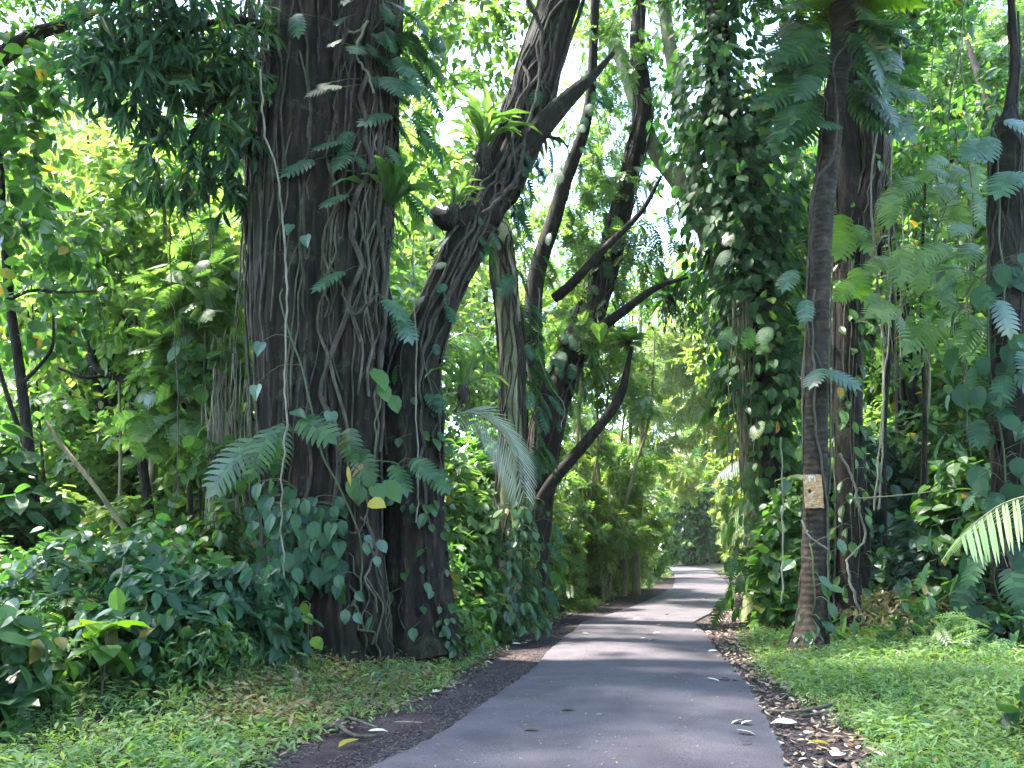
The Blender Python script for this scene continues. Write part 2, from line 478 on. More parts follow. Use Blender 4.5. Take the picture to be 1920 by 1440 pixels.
def strip(A, B, m, zf, jag=0.0, seed=1):
    r = np.random.default_rng(seed)
    n = len(A)
    k = np.linspace(0, 1, m)
    d = unit(B - A)
    ja = np.convolve(r.normal(0, jag, n + 4), [.2, .3, .3, .2], 'same')[:n, None]
    jb = np.convolve(r.normal(0, jag, n + 4), [.2, .3, .3, .2], 'same')[:n, None]
    a, b = A + d * ja, B + d * jb
    xy = a[:, None] * (1 - k)[None, :, None] + b[:, None] * k[None, :, None]
    z = zf(k)[None] + np.zeros((n, 1))
    v = np.concatenate([xy, z[..., None]], -1)
    i, j = np.meshgrid(np.arange(n - 1), np.arange(m - 1), indexing='ij')
    q = np.stack([i * m + j, i * m + j + 1, (i + 1) * m + j + 1, (i + 1) * m + j], -1).reshape(-1, 4)
    return v, q
g = Geo(); v, q = strip(LGr, RGr, 9, lambda k: -.008 + 0 * k, .05, 3); g.add(v, q, np.full(len(q), 4), 0, True)
tag(g.build('dirt_verge', M_DIRT), 'dark reddish dirt verge along both edges of the asphalt', None, None, 'structure')
LE2, RE2 = resample(le, 700), resample(re_, 700)
g = Geo(); v, q = strip(LE2, RE2, 11, lambda k: .028 + .03 * (1 - (2 * k - 1) ** 2), .022, 5); g.add(v, q, np.full(len(q), 4), 0, True)
for side in (0, -1):                                                        # broken edge of the asphalt mat
    e = v[:, side].copy(); lo = e.copy(); lo[:, 2] = -.03
    lo[:, 0] += -.03 if side == 0 else .03
    n = len(e); vv = np.concatenate([e, lo]); ii = np.arange(n - 1)
    qq = np.stack([ii, ii + n, ii + n + 1, ii + 1] if side == 0 else [ii, ii + 1, ii + n + 1, ii + n], -1)
    g.add(vv, qq, np.full(n - 1, 4), 0, False)
tag(g.build('road', M_ROAD), 'narrow grey asphalt road winding into the forest', None, None, 'structure')

# ------------------------------------------------------------------ ground cover
def cover(name, label, n, box, kind, size, mat, dmin, dmax, keep=None, k=5, lift=.05, seed=11, droop=.25, mats=None):
    r = np.random.default_rng(seed)
    x, y = r.uniform(box[0], box[1], n), box[2] + (box[3] - box[2]) * r.uniform(0, 1, n) ** 1.5
    d = road_dist(x, y) + .18 * vnoise(x * 4, y * 4, seed) + r.normal(0, .08, n)
    m = (d > dmin) & (d < dmax)
    if keep is not None: m &= keep(x, y, d, r)
    x, y = x[m], y[m]
    z = gz(x, y)
    c = np.stack([x, y, z], 1)
    ax = np.stack([r.normal(0, .45, len(x)), r.normal(0, .45, len(x)), np.ones(len(x))], 1)
    g = Geo()
    big = r.uniform(.5, 1.35, len(x)) * (1 + .35 * vnoise(x * 1.7, y * 1.7, 5))
    for lo, hi in ((0, .8), (.8, 1.1), (1.1, 9)):
        s = (big >= lo) & (big < hi)
        if s.sum(): sprays(g, kind, c[s], ax[s], k, size * big[s].mean(), r, lift * 2.2 * big[s].mean(), droop, 1.0, .4)
    return tag(g.build(name, mat), label, None, None, 'stuff')
cover('grass', 'low bright green creeping ground cover right of the road', 90000, (1.5, 15, 4.5, 25), 'kitelance', .08, L_GRASS, -.06, 7.5, None, 5, .095, 11)
cover('grass', 'low pale green ground cover and grass left of the road', 42000, (-7, 6, 4.5, 20), 'kitelance', .08, L_GRASS, -.08, 2.6, lambda x, y, d, r: x < .18 * y, 5, .07, 12)
cover('undergrowth', 'broader weeds dotted through the creeping ground cover', 2600, (-7, 13, 4.5, 22), 'oval', .1, L_MID, .1, 5.0, None, 5, .07, 16)
cover('undergrowth', 'patchy low weeds across the forest floor', 16000, (-22, 34, 12, 66), 'kite', .22, L_MID, 1.2, 16, None, 4, .16, 13)
cover('undergrowth', 'weeds fringing the far bend of the road', 5000, (3, 20, 20, 62), 'kitelance', .16, L_GRASS, -.1, 1.8, None, 5, .1, 14)

def litter(name, label, n, edge, size, mat, dmin, dmax, seed, reach):
    r = np.random.default_rng(seed)
    E = edge[(edge[:, 1] > 3.5) & (edge[:, 1] < reach)]
    L = np.concatenate([[0], np.cumsum(np.linalg.norm(np.diff(E, axis=0), axis=1))])
    t = r.uniform(0, 1, n) ** 1.35 * L[-1]
    e = np.stack([np.interp(t, L, E[:, 0]), np.interp(t, L, E[:, 1])], 1)
    c = np.stack([np.interp(e[:, 1], CEN[:, 1], CEN[:, 0]), e[:, 1]], 1)
    off = dmin + (dmax - dmin) * r.beta(2.2, 1.4, n)
    xy = e + unit(e - c) * off[:, None] + r.normal(0, .05, (n, 2))
    wl = np.abs(xy - c)[:, 0]
    x, y = xy[wl > 1.25].T
    d = road_dist(x, y)
    z = np.where(d > 0, gz(x, y) + .03, .006)
    g = Geo(); M = len(x)
    th = r.uniform(0, 6.28, M)
    put_leaves(g, 'oval', np.stack([x, y, z + r.uniform(0, .015, M)], 1), np.stack([np.cos(th), np.sin(th), r.normal(.08, .15, M)], 1),
               np.stack([r.normal(0, .35, M), r.normal(0, .35, M), np.where(r.uniform(size=M) < .5, 1, -1.)], 1), size * r.uniform(.4, 1.5, M))
    return tag(g.build(name, mat), label, None, None, 'stuff')
litter('leaf_litter', 'brown and tan dead leaves strewn along the dirt on the inner bank', 5200, RGr, .07, M_LITTER, -1.25, .35, 21, 32)
litter('leaf_litter', 'single dead leaves dropped over the grass on both sides', 520, RGr, .075, M_LITTER, .2, 4.0, 23, 22)
litter('leaf_litter', 'dry leaf litter along the grass margin by the giant trunk', 2600, LGr, .07, M_LITTER, -.3, .4, 22, 34)
rs_ = np.random.default_rng(61); gg = Geo()
for E_, d0, d1, n_ in ((LEr, -.05, -.5, 5200), (REr, -.05, -.4, 2200), (LGr, .0, .35, 1600)):
    e_ = E_[(E_[:, 1] > 4) & (E_[:, 1] < 30)]
    t_ = rs_.uniform(0, 1, n_) ** 1.5 * (len(e_) - 1); k_ = t_.astype(int).clip(0, len(e_) - 2)
    q_ = e_[k_] + (e_[k_ + 1] - e_[k_]) * (t_ - k_)[:, None]
    o_ = (d0 + (d1 - d0) * rs_.uniform(0, 1, n_) ** 1.6) * (1 if E_ is not REr else -1)
    p_ = np.stack([q_[:, 0] + o_, q_[:, 1], np.full(n_, -.002)], 1)
    th_ = rs_.uniform(0, 6.28, n_)
    put_leaves(gg, 'stone', p_, np.stack([np.cos(th_), np.sin(th_), 0 * th_], 1), np.stack([rs_.normal(0, .3, n_), rs_.normal(0, .3, n_), np.ones(n_)], 1), .011 * rs_.uniform(.5, 1.9, n_))
tag(gg.build('gravel', flat_mat('cinder', [(.02, .016, .017), (.05, .04, .04), (.1, .08, .075)], .9)), 'loose dark cinders along the broken edges of the asphalt', None, None, 'stuff')
cover('grass', 'taller feathery tufts rising through the creeping ground cover', 6000, (-7, 14, 5, 24), 'blade', .24, L_GRASS, .1, 6.5, lambda x, y, d, r: vnoise(x * 1.3, y * 1.3, 8) > .1, 7, .1, 17, .5)
cover('grass', 'dry straw coloured patches in the grass', 2200, (1.5, 14, 7, 24), 'kitelance', .1, L_DRYG, .2, 7.5, lambda x, y, d, r: vnoise(x * .9, y * .9, 9) > .35, 5, .08, 18)
cover('undergrowth', 'withered weeds and dry leaves at the foot of the giant trunk', 1900, (-3.6, -.4, 7.6, 12.5), 'kitelance', .095, L_DRYG, .1, 2.0, lambda x, y, d, r: (x < -.06 * y) & (x > -.36 * y), 5, .09, 15)

rs_ = np.random.default_rng(62); k_ = rs_.integers(8, len(CEN) - 30, 1400)
k_ = k_[(CEN[k_, 1] > 4) & (CEN[k_, 1] < 34)]; f_ = rs_.uniform(.03, .97, len(k_))
p_ = LEr[k_] * (1 - f_)[:, None] + REr[k_] * f_[:, None] + rs_.normal(0, .06, (len(k_), 2)) * [0, 3]
th_ = rs_.uniform(0, 6.28, len(k_)); gg = Geo()
put_leaves(gg, 'kite', np.stack([p_[:, 0], p_[:, 1], .032 + .03 * (1 - (2 * f_ - 1) ** 2) + .004], 1), np.stack([np.cos(th_), np.sin(th_), 0 * th_ + .02], 1), np.stack([0 * th_, 0 * th_, 1 + 0 * th_], 1), .016 * rs_.uniform(.5, 2.6, len(k_)))
tag(gg.build('leaf_litter', M_LITTER), 'tiny leaf crumbs scattered over the asphalt', None, None, 'stuff')

# ------------------------------------------------------------------ helpers for plants on trunks
def vines_on(geo, curve, n, rv, r, s0=(0, .4), s1=(.6, 1), wig=.5, off=.5, sub=2, mat=0):
    p, ra, nn, bb = curve
    m = len(p)
    for _ in range(n):
        a, e = int(m * r.uniform(*s0)), int(m * r.uniform(*s1))
        if e - a < 5: continue
        th = r.uniform(0, 6.28) + np.cumsum(r.normal(0, wig / math.sqrt(m), e - a)) + r.uniform(-.5, .5) * np.linspace(0, 1, e - a)
        rr = rv * r.uniform(.5, 1.6)
        w = p[a:e] + (ra[a:e] + rr * off + rr * 1.2 * np.abs(np.sin(np.linspace(0, r.uniform(4, 14), e - a))))[:, None] * (np.cos(th)[:, None] * nn[a:e] + np.sin(th)[:, None] * bb[a:e])
        tube(geo, w[::2] if len(w) > 16 else w, np.full(len(w[::2] if len(w) > 16 else w), rr), 5, sub, mat, cap=False, r=r)

def climb(geo, curve, n, s, kind, size, r, face=None, out=.1, down=.8, outw=.6, tilt=.35, mat=0, stalk=None, wide=1.6):
    """n leaves on the skin of a trunk, tips hanging; s = range along the trunk, face = direction they gather on"""
    p, ra, nn, bb = curve
    m = len(p)
    i = np.clip((r.uniform(s[0], s[1], n) * m).astype(int), 0, m - 1)
    th = r.uniform(0, 2 * np.pi, n)
    if face is not None:
        f = unit(np.array(face, float))
        th0 = np.arctan2(bb[i] @ f, nn[i] @ f)
        th = th0 + r.normal(0, wide * .5, n)
    o = np.cos(th)[:, None] * nn[i] + np.sin(th)[:, None] * bb[i]
    o = unit(o + np.array([0, 0, .0]))
    ex = out * r.uniform(0, 1, n) ** 1.3
    pos = p[i] + o * (ra[i] * .95 + ex)[:, None]
    side = np.cross(o, np.array([0, 0, 1.]))
    d = o * outw + np.array([0, 0, -down]) + side * r.normal(0, .35, n)[:, None] + r.normal(0, .15, (n, 3))
    nr = o * .8 + np.array([0, 0, .6]) + r.normal(0, tilt, (n, 3))
    put_leaves(geo, kind, pos, d, nr, size * r.uniform(.6, 1.25, n), mat)
    if stalk is not None:
        for a, b_, dd in list(zip(pos, p[i], d))[::2]:
            c = b_ + (a - b_) * .5 + np.array([0, 0, -.06])
            tube(geo, [c, (a + c) / 2 + np.array([0, 0, .03]), a], [.006] * 3, 4, 1, stalk, cap=False)

def climber(name, label, geo, mat, cat='climber', stalk=True):
    """a climbing plant: its leaves, and the stem with leaf stalks that carries them"""
    q = np.concatenate(geo.bases)
    q = q[np.argsort(q[:, 2])]
    m = len(q); wn = max(3, m // 6)
    root = thing(name, label, cat, q[0])
    part(root, 'foliage', geo, mat)
    if not stalk: return root
    g = Geo()
    back = np.array([0, .1, -.05])
    if m == 1:
        st = np.array([q[0] + [0, .12, .3], q[0] + [0, .1, .1], q[0]])
    else:
        st = np.array([q[max(0, i - wn):i + wn + 1].mean(0) for i in np.linspace(0, m - 1, min(m, 14)).astype(int)]) + back
        st = np.vstack([st[0] + [0, .05, -.25], st, st[-1] + [0, .08, .2]])
    tube(g, st, np.full(len(st), .013), 6, 4, 0, cap=False)
    sm, _ = smooth_path(st, np.zeros(len(st)), 4)
    for b in q[::max(1, m // 110)]:
        k = np.argmin(((sm - b) ** 2).sum(1)); e = sm[k]
        tube(g, [e, (e + b) / 2 + np.array([0, 0, .18 * np.linalg.norm(e - b)]), b], [.007, .006, .005], 4, 3, 0, cap=False)
    part(root, 'stem', g, L_STALK)
    return root

def rosette(geo, c, n, kind, size, r, elev=(.1, .9), az=(0, 6.28), mat=0, tilt=.15):
    a, e = r.uniform(*az, n), r.uniform(*elev, n)
    d = np.stack([np.cos(a) * np.cos(e), np.sin(a) * np.cos(e), np.sin(e)], 1)
    nr = np.array([0, 0, 1.]) - d * np.sin(e)[:, None] + r.normal(0, tilt, (n, 3))
    put_leaves(geo, kind, np.tile(c, (n, 1)) + d * .05, d, nr, size * r.uniform(.7, 1.2, n), mat)

def frond(geo, pts, n, L, r, hang=.8, w=.018, both=True, mat=0, rmat=0, rr=.012, fan=.25, plane=None):
    p, ra = smooth_path(pts, np.linspace(rr, rr * .3, len(pts)), 8)
    tube(geo, p[::2], ra[::2], 5, 1, rmat, cap=False)
    t, _, _ = frames(p)
    for k in range(n):
        f = (k + .5) / n
        i = int(f * (len(p) - 1))
        up = np.array([0, 0, 1.])
        side = unit(np.cross(t[i], up) + 1e-6) if plane is None else unit(np.cross(t[i], np.array(plane, float)))
        l = L * math.sin(math.pi * (.12 + .83 * f)) ** .6 * r.uniform(.9, 1.08)
        for s in ((-1, 1) if both else (1,)):
            d = unit(side * s * (1 - hang * .75) + t[i] * (.45 + fan) + np.array([0, 0, -hang]))
            q = [p[i] + d * l * u + np.array([0, 0, -.22 * l * u * u * (1 - hang * .6)]) for u in (0, .4, .75, 1)]
            wd = unit(np.cross(d, side * s * .4 + up + t[i] * .6)) if plane is None else unit(np.cross(d, np.array(plane, float) + t[i] * .25 * s))
            v = []
            for u, c in zip((.55, 1, .8, .08), q): v += [c - wd * w * u, c + wd * w * u]
            geo.faces(v, [(0, 1, 3, 2), (2, 3, 5, 4), (4, 5, 7, 6)], mat)

def hang(name, label, path, rpx, mat, group=None, sub=6, leaves=None, seed=0):
    r = np.random.default_rng(seed + 900)
    w, _ = pix([(a, b, d, 1) for a, b, d in path])
    ra = [rad(rpx * r.uniform(.8, 1.15), q) for q in w]
    g = Geo(); pp, rr_ = smooth_path(w, ra, sub)
    pp[1:-1] += r.normal(0, .011, (len(pp) - 2, 3)) * [1, 1, .3]
    tube(g, pp, rr_, 6, 1, 0, r=r)
    o = g.build(name, [mat])
    tag(o, label, 'vine', group)
    return o

def tree(name, label, cat, trunks, bark, seed, seg=14, flute=.06, nfl=6, group=None, sub=6, rough=.015, branch=(), rings=None):
    """root empty + trunk mesh (+ branch meshes); returns (root, curves)"""
    r = np.random.default_rng(seed)
    base = P(*trunks[0][0][:3])
    z = gz(base[0], base[1])[0]
    root = thing(name, label, cat, (base[0], base[1], min(z, base[2])), group)
    inv = np.array(root.location)
    g = Geo(); cur = []
    for t in trunks:
        w, ra = pix(t)
        cur.append(tube(g, w, ra, seg, sub, 0, flute, nfl, rough, r=r, rings=rings))
    for k in range(len(g.v)): g.v[k] = g.v[k] - inv.astype(np.float32)
    g.build('trunk', bark, root)
    for b in branch:
        w, ra = pix(b); g = Geo()
        cur.append(tube(g, w, ra, max(8, seg // 2), sub, 0, flute, nfl, rough, r=r))
        g.v[0] -= inv.astype(np.float32)
        for k in range(1, len(g.v)): g.v[k] = g.v[k] - inv.astype(np.float32)
        g.build('branch', bark, root)
    return root, cur

def part(root, name, geo, mats):
    inv = np.array(root.location, np.float32)
    for k in range(len(geo.v)): geo.v[k] = geo.v[k] - inv
    return geo.build(name, mats, root)

def crown_of(root, blobs, n, k, kind, size, mat, seed, length=.6, droop=.35, shell=.5, name='crown', spread=1.0, tilt=.45, axdown=.25):
    r = np.random.default_rng(seed)
    c, d = blob_points(blobs, n, r, shell)
    g = Geo()
    sprays(g, kind, c, d * .8 + r.normal(0, .5, d.shape) + np.array([0, 0, -axdown]), k, size, r, length, droop, spread, tilt)
    return part(root, name, g, mat)

def pblob(px, py, d, rx, rz=None, ry=None):
    """blob at a pixel and depth; radii in px"""
    p = P(px, py, d)
    a = rad(rx, p)
    return (p, np.array([a, rad(ry or rx, p), rad(rz or rx, p)]))

FRONT = (0, -1, .1)

# ------------------------------------------------------------------ the giant trunk
D = 12.0
giant, gc = tree('giant_tree', 'massive dark tree trunk of fused stems wrapped in roots and climbing vines', 'tree', [
    [(598, 1262, D - .1, 140), (600, 1190, D, 105), (598, 1000, D, 92), (600, 820, D, 98), (598, 600, D + .1, 97), (592, 420, D + .1, 97), (590, 250, D + .2, 88), (592, 120, D + .3, 68), (604, 30, D + .35, 48), (612, -90, D + .4, 36), (616, -260, D + .4, 22)],
    [(560, 1200, D, 60), (552, 900, D - .1, 62), (545, 600, D - .25, 66), (545, 350, D - .25, 66), (553, 150, D - .1, 56), (553, 0, D, 52), (552, -260, D, 48), (545, -700, D, 40)],
    [(660, 1245, D - .3, 62), (650, 1000, D - .2, 62), (650, 750, D - .3, 58), (660, 520, D - .3, 62), (675, 300, D - .2, 64), (688, 120, D - .1, 56), (700, 0, D, 52), (712, -260, D, 46), (730, -700, D, 38)],
    [(722, 1262, D - .5, 16), (695, 1180, D - .45, 40), (672, 1050, D - .3, 46), (655, 900, D - .2, 40)],
    [(640, 1262, D - .9, 26), (632, 1180, D - .6, 46), (625, 1050, D - .4, 50), (610, 900, D - .25, 40)],
    [(505, 1250, D - .4, 30), (522, 1150, D - .3, 48), (540, 1000, D - .2, 46), (560, 850, D - .1, 40)],
], B_GIANT, 31, seg=64, flute=.05, nfl=13, rough=.012, sub=10)
r = np.random.default_rng(41)
g = Geo()
for c, n in ((gc[0], 40), (gc[1], 34), (gc[2], 40)):
    vines_on(g, c, n, .017, r, (0, .5), (.5, 1), .45, .5)
for c, n in ((gc[0], 5), (gc[2], 9)):
    vines_on(g, c, n, .03, r, (.1, .4), (.4, .75), 1.2, .8)
part(giant, 'climbing_vines', g, B_VINE)
g = Geo()
vines_on(g, gc[2], 26, .017, r, (.16, .34), (.42, .62), 1.3, .8)
vines_on(g, gc[3], 12, .015, r, (0, .4), (.6, 1), 1.2, .8)
vines_on(g, gc[1], 14, .015, r, (.12, .25), (.4, .6), .7, .7)
vines_on(g, gc[2], 10, .014, r, (.4, .55), (.75, 1), .6, .7)
part(giant, 'pale_vines', g, B_VTAN)
# root curtain on the far flank of the trunk
g = Geo()
for k in range(34):
    x = r.uniform(452, 512); y0 = r.uniform(-150, 420); y1 = y0 + r.uniform(250, 700)
    d0 = D + r.uniform(-.1, .7)
    pts = [(x + r.normal(0, 4), y0 + (y1 - y0) * t, d0, r.uniform(1.2, 4)) for t in np.linspace(0, 1, 7)]
    w, ra = pix(pts); tube(g, w, ra, 5, 4, 0, cap=False, r=r)
part(giant, 'hanging_vines', g, B_VINE)

# crown: the dark drooping mass beside the trunk and an unseen canopy overhead, spread to shade the foreground
vis = [pblob(a, b, d, c, e) for a, b, d, c, e in [
    (330, 60, 10.6, 120, 90), (440, 90, 11.2, 80, 110), (230, 130, 10.2, 80, 70), (370, 190, 10.8, 95, 80), (440, 270, 11.4, 60, 70),
    (330, 290, 11.2, 60, 40), (410, 350, 11.8, 50, 45), (260, 40, 10.5, 110, 70), (180, 90, 10.2, 50, 45), (450, 180, 11.4, 60, 80), (300, 330, 12.0, 60, 30)]]
crown_of(giant, vis[::2], 250, 9, 'lance', .33, L_TEAL, 51, .22, .95, .3, spread=1.1, tilt=.55)
crown_of(giant, vis[1::2], 210, 9, 'lance', .3, L_DARK, 511, .22, .9, .3, spread=1.1, tilt=.55)
for pth in ([(520, 60, 11.6, 14), (430, 40, 11, 10), (330, 70, 10.6, 7), (240, 130, 10.3, 4), (190, 180, 10.2, 2)], [(510, 160, 11.6, 10), (450, 170, 11.3, 8), (390, 210, 11, 5), (340, 290, 11.1, 3)], [(500, 240, 11.7, 8), (450, 290, 11.6, 6), (410, 350, 11.8, 3)]):
    w, ra = pix(pth); g = Geo(); tube(g, w, ra, 10, 5, 0, .05, 4, .02); part(giant, 'branch', g, B_DARK)
over = [((x, y, z), np.array([rx, ry, rz])) for x, y, z, rx, ry, rz in [
    (-6, 8, 12.2, 2.6, 2.6, 1.2), (-3, 6.5, 13.5, 2.8, 2.4, 1.2), (-8, 12, 14, 2.8, 2.6, 1.6), (-1, 9.5, 15, 2.6, 2.6, 1.3), (-4.5, 12, 16, 3, 3, 1.5), (2.2, 11, 15.5, 2.6, 2.6, 1.2),
    (-5.5, 4, 12.8, 2.6, 2.6, 1.1), (-1, 3.5, 14.5, 2.4, 2.6, 1.1), (2.4, 7, 14.4, 2.3, 2.3, 1.0), (-9.5, 7, 13, 3, 3, 1.4), (-9, 3, 13.5, 3, 3, 1.3), (-5, 0, 13, 3, 3, 1.2), (0, -1, 13.5, 3, 3, 1.2), (3.5, 3, 14, 2.6, 2.8, 1.1), (-12, 5, 14, 3, 3.4, 1.4), (-6.5, 9.5, 17.5, 3, 3, 1.2), (-10, 10, 16.5, 3, 3, 1.3)]]
crown_of(giant, over, 2900, 10, 'kitelance', .42, L_DARK, 52, .5, .7, .3)

# ------------------------------------------------------------------ the leaning trunk beside it
lean, lc = tree('leaning_tree', 'thick dark trunk leaning over the road, rooted beside the giant trunk', 'tree', [
    [(790, 1245, 12.3, 88), (782, 1180, 12.4, 66), (776, 1050, 12.5, 54), (772, 900, 12.5, 56), (772, 780, 12.5, 58), (780, 680, 12.5, 44), (818, 580, 12.6, 33), (866, 470, 12.8, 34), (910, 380, 13, 36), (943, 320, 13.1, 39), (977, 240, 13.3, 38), (1008, 130, 13.6, 36), (1050, 0, 14, 34), (1110, -170, 14.4, 32), (1200, -420, 15, 34)],
    [(862, 1240, 12.0, 9), (838, 1200, 12.1, 24), (812, 1090, 12.3, 34), (796, 960, 12.4, 36), (780, 850, 12.5, 36)],
    [(722, 1190, 12.5, 26), (735, 1050, 12.6, 30), (738, 880, 12.6, 44), (722, 730, 12.7, 44), (705, 600, 12.8, 36), (690, 480, 12.8, 26)],
], B_DARK, 32, seg=40, flute=.06, nfl=10, rough=.015, sub=9, branch=[
    [(955, 300, 13.1, 26), (990, 265, 13.0, 24), (1040, 210, 13.0, 19), (1080, 170, 13.1, 14), (1112, 142, 13.3, 8), (1150, 100, 13.5, 4)],
    [(925, 400, 12.9, 26), (872, 412, 12.7, 24), (835, 412, 12.6, 20), (812, 395, 12.6, 10)]])
g = Geo()
vines_on(g, lc[0], 46, .02, r, (.0, .6), (.5, 1), .9, .7)
vines_on(g, lc[0], 18, .035, r, (.55, .7), (.75, 1), 2.2, .8)
vines_on(g, lc[2], 14, .022, r, (0, .3), (.6, 1), 1.2, .7)
part(lean, 'climbing_vines', g, B_VINE)
over = [((x, y, z), np.array([rx, ry, rz])) for x, y, z, rx, ry, rz in [
    (3, 14.5, 17, 2.6, 2.6, 1.4), (5.5, 16, 18.5, 3, 3, 1.6), (1.5, 17, 17.8, 2.2, 2.2, 1.4), (0, 13, 18, 2.6, 2.6, 1.4)]]
crown_of(lean, over, 420, 10, 'kite', .4, L_MID, 53, .6, .5, .3)

# ------------------------------------------------------------------ pale slim tree
pale, pc = tree('pale_tree', 'slim pale greenish trunk standing just behind the leaning dark trunk', 'tree', [
    [(945, 1165, 15.2, 34), (950, 1050, 15.2, 27), (958, 900, 15.2, 24), (962, 780, 15.2, 22), (958, 640, 15.2, 21), (946, 520, 15.1, 22), (934, 440, 15.0, 23), (918, 415, 14.8, 17), (890, 403, 14.6, 9)]],
    B_PALE, 33, 20, .09, 5, sub=8)
g = Geo(); vines_on(g, pc[0], 26, .018, r, (0, .4), (.4, 1), 1.4, .7); part(pale, 'climbing_vines', g, B_VINE)
crown_of(pale, [pblob(905, 395, 14.6, 40, 30), pblob(925, 300, 15.4, 60, 60), pblob(860, 250, 15.5, 70, 70), pblob(860, 60, 16.5, 90, 70), pblob(950, 90, 17, 70, 60), pblob(790, 40, 16.5, 60, 80), pblob(900, -30, 16.5, 120, 50)], 320, 8, 'kite', .3, L_LIGHT, 54)

# ------------------------------------------------------------------ spreading tree with dark limbs
spread_, sc_ = tree('spreading_tree', 'dark trunk with several limbs spreading over the road beyond the pale slim trunk', 'tree', [
    [(985, 1130, 18.5, 34), (1000, 1010, 18.6, 28), (1010, 900, 18.7, 30), (1030, 780, 18.8, 30), (1060, 690, 18.9, 26), (1100, 600, 19, 25), (1130, 520, 19.2, 22), (1150, 450, 19.3, 20), (1180, 330, 19.5, 18), (1205, 200, 19.8, 18), (1195, 60, 20, 14), (1215, -120, 20, 10)]],
    B_DARK, 34, 18, .07, 5, sub=7, branch=[
    [(990, 985, 18.4, 11), (1030, 912, 18.2, 11), (1090, 840, 18, 10.5), (1145, 772, 17.9, 9.5), (1164, 738, 17.9, 8), (1174, 700, 17.9, 6.5), (1184, 650, 17.9, 3)],
    [(1020, 800, 18.6, 18), (1000, 640, 18.3, 17), (1005, 520, 18.2, 17), (1035, 420, 18.2, 15), (1062, 330, 18.3, 13), (1092, 250, 18.4, 11), (1108, 160, 18.5, 9), (1116, 0, 18.6, 8), (1130, -120, 18.6, 6)],
    [(1090, 640, 18.8, 11), (1160, 590, 18.2, 9), (1230, 540, 18, 6), (1290, 520, 18, 3)],
    [(1040, 560, 18.3, 10), (1075, 530, 18, 9), (1130, 470, 17.8, 7), (1200, 400, 17.6, 5), (1240, 330, 17.6, 3)]])
g = Geo(); vines_on(g, sc_[0], 22, .018, r, (0, .5), (.5, 1), 1.4, .7); part(spread_, 'climbing_vines', g, B_VINE)
crown_of(spread_, [pblob(a, b, d, c, e) for a, b, d, c, e in [(1080, 480, 19, 60, 50), (1170, 480, 19.5, 70, 60), (1100, 360, 19, 60, 60), (1165, 240, 20, 60, 80), (1060, 600, 18.5, 55, 60), (1020, 440, 18.8, 40, 60), (1150, 330, 19.4, 50, 50), (1140, 100, 19.5, 70, 70), (1225, 440, 19, 40, 40)]],
         200, 8, 'feather', .36, L_LIGHT, 55, .5, .6, .2)

# ------------------------------------------------------------------ ivy column right of the road
ivy, ic = tree('column_tree', 'tall trunk smothered by dark ivy at the inner bend of the road', 'tree', [
    [(1476, 1175, 17.6, 30), (1468, 1060, 17.6, 24), (1455, 900, 17.6, 24), (1435, 700, 17.7, 25), (1420, 500, 17.8, 26), (1388, 350, 17.9, 27), (1352, 200, 18, 24), (1345, 60, 18, 22), (1345, -140, 18, 20), (1350, -400, 18.2, 16)]],
    B_DARK, 35, 18, .08, 5, sub=8)
g = Geo()
climb(g, ic[0], 1300, (.3, .5), 'broad', .27, r, None, 1.0, .85, .7)
climb(g, ic[0], 1300, (.48, .68), 'broad', .3, r, None, 1.45, .85, .7, .5)
climb(g, ic[0], 900, (.62, 1), 'broad', .26, r, None, .95, .8, .8, .5)
climb(g, ic[0], 420, (.3, 1), 'split', .42, r, None, 1.35, .9, .7, .5)
climber('climbing_ivy', 'dense dark ivy hanging around the tall trunk at the road bend', g, L_IVY)
g = Geo(); climb(g, ic[0], 1000, (.03, .36), 'oval', .26, r, None, .9, .9, .6, .5); climb(g, ic[0], 150, (.03, .4), 'cut', .5, r, None, 1.1, .9, .6, .5); climb(g, ic[0], 500, (.6, 1), 'oval', .24, r, None, 1.3, .8, .8, .5)
climber('leafy_climber', 'looser mid green leaves hanging below and above the dark ivy on the column', g, L_MID)
g = Geo(); climb(g, ic[0], 60, (.2, .9), 'cut', .5, r, FRONT, 1.1, .8, .8)
climber('split_leaf_climber', 'feathered green leaves poking out of the dark ivy column', g, L_MID, 'climber')
g = Geo(); climb(g, ic[0], 70, (.35, .6), 'broad', .32, r, (.6, -1, 0), 1.3, .7, .8)
climber('young_climber', 'fresh yellow green leaf sprays growing out of the dark ivy column', g, L_NEW, 'climber')
# the old bough bending away from it over the road
bough, bc = tree('bent_tree', 'pale sinuous bough curving up over the road from the ivy column', 'tree', [
    [(1322, 420, 19.2, 19), (1300, 380, 19.3, 18), (1268, 335, 19.6, 16), (1222, 270, 20, 15), (1192, 190, 20.2, 14), (1165, 110, 20.4, 13), (1128, 40, 20.6, 12), (1095, -60, 21, 11), (1060, -200, 21, 9)],
    [(1400, 720, 18.9, 20), (1360, 560, 19, 20), (1322, 420, 19.2, 19), (1300, 300, 19.4, 16), (1285, 240, 19.5, 15), (1262, 120, 19.6, 13), (1245, 10, 19.8, 12), (1240, -140, 20, 9)],
    [(1425, 1170, 18.6, 30), (1420, 950, 18.7, 24), (1400, 720, 18.9, 20)]],
    B_PALE, 36, 14, .06, 4, sub=8)
g = Geo(); climb(g, bc[1], 120, (.55, .7), 'kitelance', .3, r, None, .3, 1.2, .4); climb(g, bc[1], 160, (.05, .35), 'broad', .3, r, None, .6); part(bough, 'foliage', g, L_DARK)
